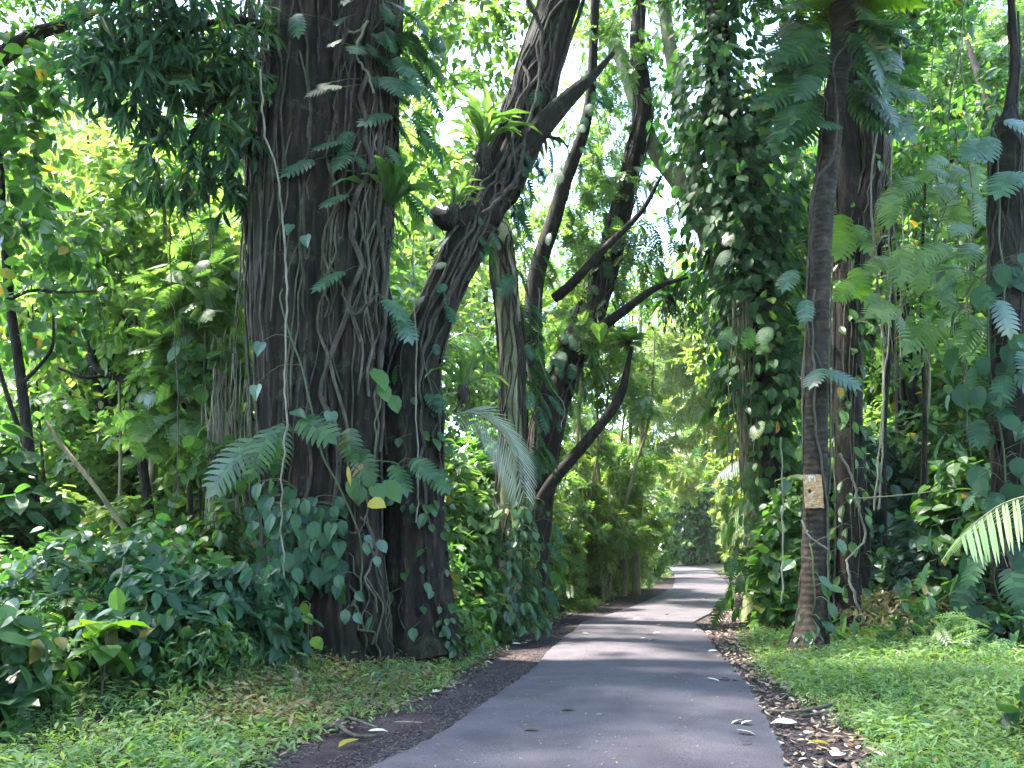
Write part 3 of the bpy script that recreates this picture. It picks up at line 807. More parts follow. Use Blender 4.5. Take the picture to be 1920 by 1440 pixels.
crown_of(bough, [pblob(1120, 60, 21, 60, 60), pblob(1190, 60, 20.5, 70, 60), pblob(1250, 130, 20.5, 50, 70), pblob(1160, -40, 21, 110, 50), pblob(1230, 300, 20.5, 40, 40), pblob(1090, 190, 21.5, 50, 60)], 240, 8, 'kite', .3, L_LIGHT, 571)
# overhanging fringe above the road
crown_of(bough, [pblob(a, b, d, c, e) for a, b, d, c, e in [(1250, 560, 22, 60, 28), (1320, 570, 21.5, 60, 40), (1385, 590, 20.5, 40, 50), (1220, 530, 22.5, 40, 30), (1350, 520, 21, 60, 40), (1360, 640, 20.5, 34, 40)]],
         330, 9, 'kitelance', .2, L_DARK, 57, .4, 1.3, .1)
g = Geo()
for k in range(46):
    x = r.normal(1393, 10); y0 = r.uniform(540, 640); L = r.uniform(120, 330)
    pts = [(x + r.normal(0, 3), y0 + L * t, 17.2 + r.uniform(-.2, .2), 1.3) for t in np.linspace(0, 1, 6)]
    w, ra = pix(pts); tube(g, w, ra, 4, 3, 0, cap=False, r=r)
part(thing('root_curtain', 'tan curtain of hair-like roots hanging beside the ivy column', 'vine', g.v[0][0]), 'vines', g, B_TAN)

# ------------------------------------------------------------------ palm with the board
palm, mc = tree('palm_tree', 'ringed palm trunk carrying the weathered wooden board', 'palm', [
    [(1515, 1250, 12.7, 50), (1518, 1210, 12.8, 38), (1526, 1140, 12.9, 26), (1529, 1000, 13, 24), (1530, 850, 13, 21.5), (1532, 700, 13.05, 20), (1536, 560, 13.1, 19), (1542, 430, 13.2, 19), (1550, 330, 13.3, 19), (1562, 220, 13.4, 20), (1573, 130, 13.5, 19), (1583, 60, 13.6, 24), (1586, 15, 13.6, 30)]],
    B_PALM, 37, 28, .025, 5, sub=14, rough=.008, rings=(5, .015))
g = Geo()
vines_on(g, mc[0], 5, .013, r, (0, .3), (.45, .8), .9, .8)
vines_on(g, mc[0], 4, .022, r, (.3, .45), (.7, .95), .9, .9)
part(palm, 'climbing_vines', g, B_VTAN)
g = Geo(); c = P(1586, 5, 13.6)
rosette(g, c, 30, 'strap', 1.2, r, (.35, 1.2)); rosette(g, c, 26, 'cut', 1.1, r, (-.05, .7)); part(palm, 'crown', g, L_NEW)
crown_of(palm, [((4.6, 12, 13.6), np.array([2.6, 2.6, 1.0])), ((7.5, 13, 15.2), np.array([2.8, 2.8, 1.2])), ((4.6, 9.0, 14.4), np.array([2.4, 2.4, 1.0])), ((8.2, 9.5, 14.6), np.array([2.6, 2.6, 1.2]))], 330, 9, 'fern', .75, L_DARK, 58, .5, .6, .3, 'frond_crown')
g = Geo()
def cluster(geo, spots, kind, size, r, tilt=.25, down=.8):
    """single large leaves: (px, py, depth, tip dx, tip dy)"""
    for px, py, d, dx, dy in spots:
        dd = unit(np.array([dx, -.35 * abs(dx) - .25, -dy]))
        put_leaves(geo, kind, P(px, py, d)[None], dd[None], (np.array([0, -.75, .8]) + r.normal(0, tilt, 3))[None], [size * r.uniform(.8, 1.2)])
spots = []
for k in range(78):
    t = r.uniform(0, 1); a = r.choice([-1, 1], p=[.68, .32])
    py = 10 + 200 * t + r.normal(0, 12)
    spots.append((1565 + a * r.uniform(15, 75), py, 13.4 + r.uniform(-.5, .6), a * r.uniform(.3, 1.1), r.uniform(.1, 1.1)))
cluster(g, spots, 'cut', .95, r)
climber('split_leaf_climber', 'mass of dark feathered leaves drooping from the head of the palm', g, L_DARK, 'climber')
g = Geo(); cluster(g, [(1545, 80, 13.1, -.9, .4), (1530, 140, 13, -.8, .9), (1600, 150, 13.2, .6, .5), (1508, 190, 13, -1, .6), (1575, 235, 13.0, -.5, .1), (1470, 110, 13.2, -.8, .6)], 'split', .62, r)
climber('split_leaf_climber', 'few silvery split leaves high on the palm trunk', g, L_GREY, 'climber')
g = Geo(); cluster(g, [(1510, 560, 12.8, -.2, 1), (1540, 690, 12.7, -.5, .4), (1545, 695, 12.75, .8, .4), (1490, 505, 13, -.7, .8)], 'split', .5, r)
climber('split_leaf_climber', 'silvery fingered leaves halfway up the palm with the board', g, L_GREY, 'climber')
g = Geo()
for px, py, d, dx, dy in [(1535, 1080, 12.4, .6, .5), (1550, 1100, 12.4, .8, .1), (1555, 1130, 12.4, .4, 1), (1545, 1090, 12.5, .2, .9), (1540, 1165, 12.4, .5, .3), (1572, 1010, 12.5, .4, 1), (1490, 1050, 12.8, -.8, .4), (1478, 900, 13, -.6, 1)]:
    put_leaves(g, 'broad', P(px, py, d)[None], np.array([[dx, -.3, -dy]]), np.array([[.1, -.6, .8]]), [.26])
climb(g, mc[0], 26, (.0, .16), 'oval', .17, r, FRONT, .08)
climber('leafy_climber', 'small oval leaves clinging to the foot of the palm', g, L_DARK, 'climber')

# the board nailed to the palm
bx = P(1525, 921, 12.62)
sgn = thing('wooden_board', 'weathered brown wooden board with a dark hole nailed to the palm', 'board', bx)
def slab(w, h, t, jag, r, n=7):
    xs = np.linspace(-w / 2, w / 2, n)
    out = [(x, h / 2 + r.normal(0, jag)) for x in xs] + [(w / 2 + r.normal(0, jag), y) for y in np.linspace(h / 2, -h / 2, n)[1:-1]] + [(x, -h / 2 + r.normal(0, jag)) for x in xs[::-1]] + [(-w / 2 + r.normal(0, jag), y) for y in np.linspace(-h / 2, h / 2, n)[1:-1]]
    m = len(out)
    v = [(x, -t / 2, y) for x, y in out] + [(x, t / 2, y) for x, y in out]
    return v, [tuple(range(m))[::-1], tuple(range(m, 2 * m))] + [(i, (i + 1) % m, m + (i + 1) % m, m + i) for i in range(m)]
m, nt, out = nodes('old_board')
tc = N(nt, 'TexCoord'); mp = N(nt, 'Mapping'); mp.inputs['Scale'].default_value = (10, 6, 30); nt.links.new(tc.outputs['Object'], mp.inputs[0])
n1 = N(nt, 'TexNoise', Scale=1.0, Detail=6.0); nt.links.new(mp.outputs[0], n1.inputs['Vector'])
n2 = N(nt, 'TexNoise', Scale=9.0, Detail=4.0); nt.links.new(tc.outputs['Object'], n2.inputs['Vector'])
c1 = ramp(nt, n1.outputs[0], [(.3, (.16, .08, .035)), (.5, (.36, .2, .085)), (.7, (.52, .34, .17))])
c2 = ramp(nt, n2.outputs[0], [(.55, (0, 0, 0)), (.7, (1, 1, 1))])
mx = N(nt, 'Mix', data_type='RGBA'); nt.links.new(c2, mx.inputs[0]); nt.links.new(c1, mx.inputs[6]); mx.inputs[7].default_value = (.5, .42, .34, 1)
b = N(nt, 'BsdfPrincipled', Roughness=.85); nt.links.new(mx.outputs[2], b.inputs['Base Color']); nt.links.new(b.outputs[0], out.inputs[0])
M_BOARD = m
M_CHALK = flat_mat('chalk_mark', [(.62, .56, .48)], .8)
r2 = np.random.default_rng(5)
bw, bh = rad(34, bx) , rad(62, bx)
Geo().faces(*slab(bw, bh, .03, .004, r2)).build('plank', M_BOARD, sgn)
a = np.linspace(0, 2 * np.pi, 14, endpoint=False)
rr_ = .032 * (1 + .25 * r2.normal(0, .5, 14))
Geo().faces([(-bw * .22 + .8 * q * math.cos(t), -.0185, .0 + q * 1.15 * math.sin(t)) for q, t in zip(rr_, a)], [tuple(range(14))]).build('hole_shade', M_HOLE_SHADE, sgn)  # flat black face paints the shade inside the hole
for k, (x0, z0, pts) in enumerate([(0, .2, [(-.06, .04), (-.045, -.06), (-.03, -.06), (-.035, .04)]), (0, .2, [(-.035, .04), (.0, -.01), (.03, .04), (.01, .045), (.0, .02), (-.015, .045)]), (0, .2, [(.03, .04), (.035, -.05), (.05, -.05), (.048, .04)])]):
    Geo().faces([(x0 - .01 + x, -.0175 - .0006 * k, z0 + z) for x, z in pts], [tuple(range(len(pts)))]).build('paint_mark', M_CHALK, sgn)
for x, z in ((-.1, .24), (.1, -.24)):
    t8 = np.linspace(0, 2 * np.pi, 8, endpoint=False)
    Geo().faces([(x + .008 * math.cos(t), -.02, z + .008 * math.sin(t)) for t in t8], [tuple(range(8))]).build('nail', M_CHALK, sgn)

# ------------------------------------------------------------------ trunks behind the palm
tk, tcv = tree('forked_tree', 'dark vine-laced trunk standing close behind the palm with the board', 'tree', [
    [(1602, 1175, 15.2, 42), (1600, 1120, 15.3, 33), (1597, 950, 15.4, 27), (1590, 780, 15.5, 24), (1590, 600, 15.6, 23), (1595, 470, 15.7, 26), (1600, 420, 15.7, 27), (1592, 300, 15.8, 21), (1592, 150, 15.9, 20), (1588, -60, 16, 18)],
    [(1598, 450, 15.7, 22), (1625, 370, 15.6, 20), (1640, 300, 15.6, 18), (1632, 180, 15.6, 18), (1630, 60, 15.7, 16), (1640, -120, 15.8, 14)]], B_DARK, 38, 20, .07, 5, sub=8)
g = Geo(); vines_on(g, tcv[0], 26, .014, r, (0, .5), (.4, 1), .8, .9); vines_on(g, tcv[1], 6, .022, r, (0, .3), (.6, 1), .8, .8); part(tk, 'climbing_vines', g, B_VTAN)
crown_of(tk, [pblob(1640, 130, 15.4, 40, 60), pblob(1610, 60, 15.4, 50, 50)] + [((8.8, 15, 16.5), np.array([2.6, 2.6, 1.2])), ((6.5, 16.5, 15.8), np.array([2.4, 2.4, 1.2])), ((10.5, 12, 16), np.array([2.8, 2.6, 1.2])), ((9.5, 6.5, 15), np.array([2.8, 2.8, 1.2]))], 420, 9, 'kite', .4, L_DARK, 59)
g = Geo(); cluster(g, [(1600, 420, 15.2, .4, .9), (1590, 430, 15.1, -.5, .9), (1610, 540, 15.1, .6, .8), (1600, 530, 15, -.6, .5), (1580, 400, 15.2, -.4, 1), (1605, 500, 15, 0, 1)], 'split', .75, r)
climber('split_leaf_climber', 'bright lime split leaves where the trunk behind the palm forks', g, L_NEW, 'climber')
g = Geo(); climb(g, tcv[0], 150, (.05, .6), 'oval', .26, r, FRONT, .45); climber('leafy_climber', 'mid green oval leaves on the vine-laced trunk behind the palm', g, L_MID, 'climber')
t2, tc2 = tree('slanting_tree', 'brown trunk slanting up to the left deep behind the forked trunk', 'tree', [
    [(1745, 1120, 19, 22), (1720, 900, 19, 22), (1697, 680, 19, 23), (1672, 540, 19, 23), (1655, 430, 19, 22), (1648, 340, 19, 21), (1642, 180, 19.2, 18), (1640, -40, 19.4, 15)]], B_DARK, 39, 16, .09, 5, sub=8)
g = Geo(); vines_on(g, tc2[0], 26, .018, r, (0, .5), (.4, 1), 1.4, .9); part(t2, 'climbing_vines', g, B_VINE)
crown_of(t2, [pblob(1660, 60, 19, 90, 60), pblob(1740, 20, 18.5, 80, 60), pblob(1700, -80, 18.5, 120, 70)], 220, 8, 'kite', .34, L_MID, 60)
rt, rtc = tree('snag_tree', 'thick reddish dark trunk that narrows abruptly high above the pale frond', 'tree', [
    [(1902, 1215, 12.6, 48), (1900, 1150, 12.6, 36), (1897, 1000, 12.6, 31), (1893, 800, 12.7, 29), (1889, 600, 12.7, 28), (1887, 430, 12.8, 27), (1887, 300, 12.8, 25), (1889, 232, 12.8, 20), (1893, 205, 12.8, 9), (1902, 120, 12.9, 7), (1896, 0, 13, 6), (1890, -150, 13, 5)]], B_DARK, 40, 28, .04, 6, sub=10, rings=(5, .012))
g = Geo(); vines_on(g, rtc[0], 16, .014, r, (0, .4), (.4, .95), 1.5, .8); part(rt, 'climbing_vines', g, B_VINE)
g = Geo(); cluster(g, [(1880, 225, 12.5, .5, .4), (1860, 255, 12.5, -.5, .9), (1895, 320, 12.3, -.6, .6), (1880, 330, 12.3, .9, .3), (1850, 265, 12.6, -.9, .6), (1905, 240, 12.4, .8, .8), (1870, 560, 12.2, .2, 1), (1905, 640, 12.2, .8, .6), (1900, 700, 12.2, .7, .7)], 'split', .6, r)
climber('split_leaf_climber', 'pale silvery split leaves around the narrowing top of the reddish trunk', g, L_GREY, 'climber')
g = Geo()
climb(g, rtc[0], 90, (.02, .42), 'broad', .38, r, (-.8, -1, 0), .9, .9, .5); climb(g, rtc[0], 34, (.0, .4), 'split', .45, r, (-.8, -.6, 0), 1.3, .8, .6)
climber('philodendron', 'big glossy dark leaves draped down the side of the reddish trunk', g, L_TEAL, 'climber')
g = Geo()
spots = [(r.uniform(1670, 1860), r.uniform(290, 620), r.uniform(13, 15), r.normal(-.4, .6), r.uniform(0, 1)) for _ in range(46)]
cluster(g, spots, 'cut', .72, r, .35)
climber('philodendron', 'bright green lobed leaves reaching out between slanting and reddish trunks', g, L_LIGHT, 'climber')

# ------------------------------------------------------------------ climbers and epiphytes on the big trunks
g = Geo()
cluster(g, [(555, 25, 11.3, .1, 1), (650, 265, 11.2, -.9, .3), (745, 105, 11.4, .5, .8), (655, 365, 11.1, -.8, .4), (648, 508, 11.1, -.8, .5), (765, 130, 11.4, .3, 1), (720, 560, 11.3, .9, .7), (745, 590, 11.4, .7, 1), (590, 300, 11.3, -.6, .4), (735, 215, 11.4, -.6, .3)], 'split', .5, r)
climber('split_leaf_climber', 'scattered silvery fingered leaves high on the giant trunk', g, L_GREY, 'climber')
g = Geo(); climb(g, gc[2], 85, (.46, .74), 'cut', .5, r, (1, -.4, 0), .6, .6, .8)
climber('split_leaf_climber', 'cascade of bluish cut leaves on the road side of the giant trunk', g, L_TEAL, 'climber')
g = Geo(); cluster(g, [(510, 800, 11.0, -.35, 1), (530, 790, 11.2, -.1, 1), (480, 820, 11.3, -.8, 1)], 'cut', .8, r)
cluster(g, [(655, 800, 10.9, .1, 1), (672, 840, 11, .3, 1), (560, 785, 10.9, .9, .4), (735, 870, 11.2, .7, .9), (770, 860, 11.2, .8, .5), (800, 880, 11.3, .8, .6)], 'split', .55, r)
climber('split_leaf_climber', 'long green comb-like leaves at mid height on the giant trunk', g, L_DARK, 'climber')
g = Geo(); cluster(g, [(700, 690, 11, .8, .9), (715, 720, 11, .5, 1), (735, 740, 11.1, .4, 1), (700, 905, 10.9, .5, .8), (690, 880, 10.9, .2, 1), (660, 895, 11, .4, .9), (720, 900, 11, .8, .8), (680, 910, 10.9, -.2, 1)], 'broad', .34, r)
climber('leafy_climber', 'bright leafy shoots between the giant trunk and the leaning trunk', g, L_MID, 'climber')
g = Geo(); cluster(g, [(690, 940, 10.8, .7, .1)], 'broad', .3, r); cluster(g, [(652, 872, 10.8, .2, 1)], 'lance', .24, r)
climber('yellowing_leaf', 'yellowing leaves dangling in front of the giant trunk', g, L_YOLD, 'leaf')
g = Geo()
spots = [(r.uniform(500, 640), r.uniform(930, 1100), r.uniform(10.7, 11.2), r.normal(.1, .3), 1.0) for _ in range(120)]
spots += [(r.uniform(470, 560), r.uniform(900, 1150), r.uniform(10.9, 11.4), r.normal(-.2, .3), 1.0) for _ in range(40)]
cluster(g, spots[::2], 'heart', .2, r, .4); cluster(g, spots[1::2], 'broad', .24, r, .4)
climber('heart_leaf_climber', 'cluster of dark heart-shaped leaves low on the giant trunk', g, L_TEAL, 'climber')
g = Geo()
spots = [(r.uniform(620, 720), r.uniform(1000, 1200), r.uniform(10.6, 10.9), r.normal(.2, .5), 1.0) for _ in range(9)]
cluster(g, spots, 'broad', .18, r, .4)
cluster(g, [(545, 420, 11.0, -.1, .6), (572, 440, 11, .2, 1), (490, 640, 11, -.2, 1), (620, 770, 10.9, .2, 1), (480, 720, 11.1, 0, 1), (550, 770, 10.9, .8, .3)], 'heart', .22, r)
climber('heart_leaf_climber', 'few pale heart-shaped leaves spaced out on the bare giant trunk', g, L_GREY, 'climber')
g = Geo(); climb(g, lc[1], 34, (.1, .8), 'broad', .17, r, (.6, -1, 0), .12); climb(g, lc[0], 50, (.02, .3), 'broad', .19, r, (.7, -1, 0), .2, .8, .7)
climber('heart_leaf_climber', 'dark pointed leaves on the flared foot of the leaning trunk', g, L_DARK, 'climber')
g = Geo(); climb(g, lc[0], 22, (.3, .55), 'split', .3, r, FRONT, .25); climb(g, lc[0], 26, (.5, .75), 'cut', .45, r, (1, -.2, -.4), .3, wide=.8)
climber('split_leaf_climber', 'small cut leaves along the underside of the leaning trunk', g, L_TEAL, 'climber')
g = Geo(); climb(g, pc[0], 70, (.05, .75), 'cut', .5, r, (1, -.1, 0), .6, .8, .7, wide=.9)
climber('split_leaf_climber', 'feathered dark leaves on the road side of the pale slim trunk', g, L_TEAL, 'climber')
g = Geo(); climb(g, pc[0], 200, (.0, .22), 'oval', .22, r, (.3, -1, 0), .6, .8, .6)
climber('heart_leaf_climber', 'leafy skirt of pointed leaves around the foot of the pale slim trunk', g, L_DARK, 'climber')
g = Geo(); climb(g, sc_[0], 90, (.25, .8), 'cut', .45, r, None, .4, .9, .6); climb(g, sc_[2], 40, (.3, .8), 'cut', .45, r, None, .4)
climber('split_leaf_climber', 'hanging feathered leaves along the dark limbs beyond the pale trunk', g, L_TEAL, 'climber')
g = Geo(); cluster(g, [(1122, 605, 17.5, .1, 1)], 'heart', .42, r, .05); climber('large_leaf', 'single large lime heart-shaped leaf glowing in front of a dark limb', g, L_NEW, 'leaf')

def nest(name, label, px, py, d, n, size, mat, seed, elev=(.15, 1.25), kind='strap'):
    rr = np.random.default_rng(seed); c = P(px, py, d)
    root = thing(name, label, 'fern', c)
    g = Geo(); rosette(g, c, n, kind, size, rr, elev); part(root, 'fronds', g, mat)
    g = Geo(); k = size * .16
    tube(g, [c + [0, .05, -2.2 * k], c + [0, 0, -k], c + [0, 0, .2 * k]], [k * .25, k * .8, k * .5], 12, 4, 0, .1, 5, .06, r=rr)
    for _ in range(14):
        a = rr.uniform(0, 6.28); q = c + np.array([math.cos(a), math.sin(a), 0]) * k * .7
        tube(g, [q, q + [rr.normal(0, .05), rr.normal(0, .05), -1.6 * k], q + [rr.normal(0, .1), 0, -3.4 * k]], [.008] * 3, 4, 2, 0, cap=False)
    part(root, 'root_ball', g, B_VINE)
    return root
nest('nest_fern', 'large bright strap-leaved fern sitting on the upper side of the leaning trunk', 905, 275, 12.7, 30, 1.05, L_LIGHT, 61)
nest('nest_fern', 'strap-leaved fern in the crook between giant and leaning trunks', 722, 395, 11.6, 18, 1.1, L_MID, 62, (.1, .8))
nest('nest_fern', 'dark strap-leaved fern under the leaning trunk where it forks', 1000, 255, 13.2, 16, .9, L_DARK, 63, (-.5, .5))
nest('nest_fern', 'small bright strap-leaved fern behind the palm frond', 868, 725, 12.6, 18, .75, L_LIGHT, 64)
nest('nest_fern', 'little strap-leaved fern on the fork of the leaning trunk', 850, 385, 12.5, 16, .7, L_LIGHT, 65)
nest('spiky_fern', 'dark spiky epiphyte on the bough hanging across the road', 1255, 555, 21.6, 46, .95, L_DARK, 66, (-.3, 1.2), 'blade')
nest('nest_fern', 'tuft of round leaves on the slanting limb over the road', 1178, 640, 18, 26, .42, L_LIGHT, 67, (.0, 1.2), 'broad')

# hanging vines
hang('hanging_vine', 'long pale vine hanging straight down in front of the giant trunk', [(488, 130, 10.6), (496, 240, 10.6), (520, 330, 10.6), (533, 450, 10.6), (537, 560, 10.6), (534, 700, 10.6), (536, 800, 10.6), (528, 900, 10.6), (530, 1040, 10.6), (540, 1160, 10.6)], 1.9, B_VPALE, seed=1)
hang('hanging_vine', 'thin vine dropping from the silvery leaves on the giant trunk', [(640, 530, 11), (660, 590, 10.9), (690, 570, 10.9), (705, 555, 11)], 2.4, B_VINE, seed=2)
hang('hanging_vine', 'thin pale vine hanging in front of the leaning trunk', [(775, 440, 11.6), (778, 600, 11.6), (780, 760, 11.6), (784, 900, 11.6), (780, 980, 11.6)], 1.5, B_VPALE, seed=3)
hang('hanging_vine', 'looping vine slung between the giant and leaning trunks', [(640, 990, 10.9), (665, 1000, 10.8), (685, 980, 10.8), (690, 930, 10.8), (695, 1020, 10.8), (720, 1120, 10.8), (735, 1200, 10.8)], 1.8, B_VINE, seed=4)
hang('hanging_vine', 'thick light vine spiralling up the leaning trunk', [(990, 0, 13), (1015, 60, 13), (1010, 160, 12.9), (985, 250, 12.7), (975, 320, 12.5), (940, 370, 12.4), (905, 400, 12.4)], 4.2, B_VINE, seed=5)
hang('hanging_vine', 'kinked light vine on the bare bole of the giant trunk', [(655, 60, 11.2), (670, 60, 11.2), (690, 40, 11.2), (672, 80, 11.1), (672, 110, 11.1), (690, 140, 11.1), (700, 175, 11.1)], 2.6, B_VPALE, seed=6)
hang('hanging_vine', 'thin vine dangling from the pale slim trunk over the bushes', [(1010, 540, 15), (1012, 660, 15), (1030, 720, 15), (1058, 760, 15), (1052, 800, 15)], 1.2, B_VPALE, seed=7)
hang('hanging_vine', 'hair-thin vine hanging down to the grass beside the ivy column', [(1464, 820, 12.6), (1466, 930, 12.6), (1467, 1050, 12.6), (1465, 1130, 12.6)], 1.4, B_VPALE, seed=8)
hang('hanging_vine', 'pale vine sloping down from the vine-laced trunk to the grass', [(1575, 850, 14.6), (1600, 900, 14.5), (1612, 960, 14.4), (1622, 1010, 14.4), (1590, 1050, 14), (1600, 1110, 13.8), (1618, 1165, 13.8)], 2.3, B_VPALE, seed=9)
hang('hanging_vine', 'nearly level pale vine stretching away from the vine-laced trunk', [(1598, 935, 14.4), (1650, 932, 14.2), (1700, 928, 14), (1745, 922, 14)], 1.6, B_VPALE, seed=10)
hang('hanging_vine', 'paired light vine twisting beside the ringed palm trunk', [(1590, 80, 13.2), (1562, 120, 13.1), (1568, 200, 13), (1562, 290, 12.9), (1530, 340, 12.9), (1520, 420, 12.9), (1522, 520, 12.9)], 3.2, B_VINE, seed=11)
hang('hanging_vine', 'dark crooked vine climbing past the pale frond', [(1885, 1010, 11.8), (1892, 1050, 11.8), (1910, 1090, 11.7), (1935, 1120, 11.6)], 3.2, B_VINE, seed=12)
hang('hanging_vine', 'pale loop of vine crossing the foot of the board-bearing palm', [(1502, 975, 12.5), (1512, 1000, 12.4), (1530, 1015, 12.4), (1552, 1030, 12.5)], 2.3, B_VPALE, seed=13)

for k in range(22):
    q = np.random.default_rng(600 + k)
    right = k < 15
    x = q.uniform(1625, 1860) if right else q.uniform(330, 452)
    d = q.uniform(14.5, 18.5) if right else q.uniform(12.2, 14)
    y0, y1 = q.uniform(-60, 420), q.uniform(560, 1010)
    dx = q.normal(0, 22)
    path = [(x + dx * t + q.normal(0, 6), y0 + (y1 - y0) * t, d) for t in np.linspace(0, 1, 6)]
    hang('hanging_vine', 'thin pale liana hanging among the bushes behind the palm' if right else 'thin pale liana hanging behind the flank of the giant trunk', path, q.uniform(.8, 1.7), [B_VPALE, B_VTAN][k % 2], 'lianas behind the palm' if right else 'lianas behind the giant trunk', seed=40 + k)

# palm fronds
def palm_frond(label, path, n, L, mat, seed, hang_, w, rr=.014, both=True, name='palm_frond', fan=.25, plane=None):
    rr_ = np.random.default_rng(seed)
    pts = [P(*q) for q in path]
    root = thing(name, label, 'palm frond', pts[0])
    g = Geo(); frond(g, pts, n, L, rr_, hang_, w, both, 0, 1, rr, fan, plane)
    part(root, 'leaflets', g, [mat, B_TAN])
    return root
palm_frond('grey green palm frond arching down in front of the pale slim trunk', [(850, 778, 12.4), (890, 775, 12.3), (930, 800, 12.2), (962, 850, 12.1), (984, 930, 12.0)], 58, .62, leaf_mat('frond_grey', [(.2, .23, .15), (.28, .31, .22)], (1.6, 1.7, 1), .35, .4, .5), 71, .42, .012, plane=(.25, -.9, .3))
palm_frond('green palm frond behind the leaning trunk', [(838, 640, 13.6), (870, 625, 13.5), (900, 640, 13.4), (922, 690, 13.3)], 30, .75, L_MID, 72, .6, .014)
palm_frond('pale sunlit palm frond reaching in from the side by the reddish trunk', [(1990, 925, 8.0), (1935, 928, 7.9), (1880, 945, 7.8), (1835, 975, 7.7), (1800, 1005, 7.6)], 20, .62, leaf_mat('frond_pale', [(.2, .3, .12), (.28, .38, .18)], (1.6, 1.6, .8), .4, .38, .5), 73, .5, .016)
palm_frond('bright drooping frond low in the bushes left of the ivy column', [(1420, 930, 20), (1400, 940, 19.8), (1370, 965, 19.6), (1350, 1000, 19.4)], 26, .9, L_LIGHT, 74, .8, .018)
palm_frond('silvery frond bent across the road edge below the root curtain', [(1420, 850, 21), (1400, 855, 20.8), (1375, 868, 20.6), (1345, 890, 20.4)], 24, .5, L_GREY, 75, .6, .03)

ORD_ = ['first', 'second', 'third', 'fourth', 'fifth', 'sixth', 'seventh', 'eighth', 'ninth', 'tenth', 'eleventh', 'twelfth']
# ------------------------------------------------------------------ saplings and thin trees near the giant trunk
def thin_tree(label, path, bark, seed, blobs, n, k, kind, size, mat, cat='tree', name='sapling', group=None, branch=(), droop=.5, length=.5):
    root, c = tree(name, label, cat, [path], bark, seed, 10, .05, 4, group, 6, .01, branch)
    crown_of(root, [pblob(*b) for b in blobs], n, k, kind, size, mat, seed + 500, length, droop, .15)
    return root
thin_tree('slim dark sapling standing at the far edge of the picture by the shrub mound', [(72, 1100, 12.5, 11), (68, 980, 12.5, 10), (55, 850, 12.5, 10), (38, 700, 12.5, 9), (18, 560, 12.5, 8), (5, 400, 12.5, 7), (0, 250, 12.5, 5)], B_DARK, 101,
          [(40, 330, 12.5, 70, 90), (30, 200, 12.3, 70, 60), (90, 440, 12.6, 70, 60), (60, 600, 12.6, 70, 60), (20, 130, 12, 80, 60)], 150, 7, 'broad', .25, L_MID,
          branch=[[(40, 720, 12.5, 4), (70, 690, 12.4, 3.5), (98, 650, 12.4, 3), (100, 590, 12.4, 2)], [(20, 560, 12.5, 4), (60, 545, 12.4, 3), (120, 548, 12.3, 2.5), (180, 545, 12.3, 2)], [(52, 850, 12.5, 5), (10, 730, 12.4, 4), (-20, 620, 12.4, 3)]])
thin_tree('crooked sapling with an elbow bend behind the shrub mound', [(282, 1060, 14.5, 10), (278, 960, 14.5, 10), (265, 860, 14.5, 9), (252, 770, 14.5, 9), (246, 720, 14.5, 9), (200, 700, 14.5, 8), (176, 680, 14.5, 7), (165, 620, 14.5, 7), (145, 540, 14.5, 6), (100, 470, 14.5, 6), (75, 430, 14.5, 5)], B_DARK, 102,
          [(150, 500, 14.4, 90, 70), (260, 600, 14.4, 100, 80), (100, 420, 14.4, 80, 70), (330, 660, 14.4, 80, 60), (220, 430, 14.4, 70, 60)], 200, 7, 'oval', .24, L_LIGHT,
          branch=[[(205, 703, 14.5, 4), (160, 708, 14.4, 3), (110, 690, 14.3, 2.5)], [(250, 740, 14.5, 5), (300, 700, 14.4, 4), (340, 640, 14.3, 3)]])
thin_tree('straight slim sapling behind the crooked one', [(284, 1050, 15.4, 7), (282, 930, 15.4, 6), (290, 800, 15.4, 6), (300, 640, 15.4, 5), (310, 480, 15.4, 4), (305, 330, 15.4, 3)], B_TAN, 103,
          [(310, 420, 15.4, 90, 80), (260, 330, 15.4, 90, 70), (380, 500, 15.4, 60, 80), (160, 300, 15.4, 90, 60)], 210, 7, 'kitewide', .28, L_YELL)
thin_tree('bare leaning stem slanting behind the shrub mound', [(275, 1040, 13.6, 5), (230, 985, 13.6, 5), (180, 915, 13.6, 4), (120, 840, 13.6, 4), (85, 790, 13.6, 3)], B_TAN, 104, [(70, 770, 13.6, 50, 40), (300, 980, 13.8, 50, 40)], 34, 6, 'oval', .24, L_MID)
thin_tree('thin twin stem sapling between the crooked sapling and the giant trunk', [(360, 1040, 14, 5), (355, 900, 14, 5), (345, 760, 14, 4), (330, 660, 14, 4), (335, 560, 14, 3)], B_DARK, 105,
          [(370, 640, 14, 70, 50), (390, 560, 13.6, 60, 50), (350, 760, 14, 60, 60), (420, 470, 13.8, 50, 60)], 120, 6, 'split', .42, L_LIGHT)
thin_tree('fat brown mossy stump wrapped in roots beside the giant trunk', [(425, 1120, 13.6, 36), (420, 1000, 13.6, 30), (418, 880, 13.6, 27), (420, 780, 13.6, 25), (425, 690, 13.6, 18)], B_TAN, 106, [(410, 690, 13.5, 50, 34), (430, 860, 13.2, 45, 60)], 50, 7, 'broad', .26, L_MID, 'stump', 'tree_stump')
g = Geo()
for k in range(40):
    x = r.uniform(385, 470); y0 = r.uniform(590, 880); y1 = y0 + r.uniform(150, 380)
    w, ra = pix([(x + r.normal(0, 4), y0 + (y1 - y0) * t, 13 + r.uniform(-.2, .2), r.uniform(.7, 2.2)) for t in np.linspace(0, 1, 6)]); tube(g, w, ra, 5, 3, 0, cap=False, r=r)
part(thing('root_curtain', 'straw coloured aerial roots hanging over the mossy stump', 'vine', g.v[0][0]), 'vines', g, B_VPALE)
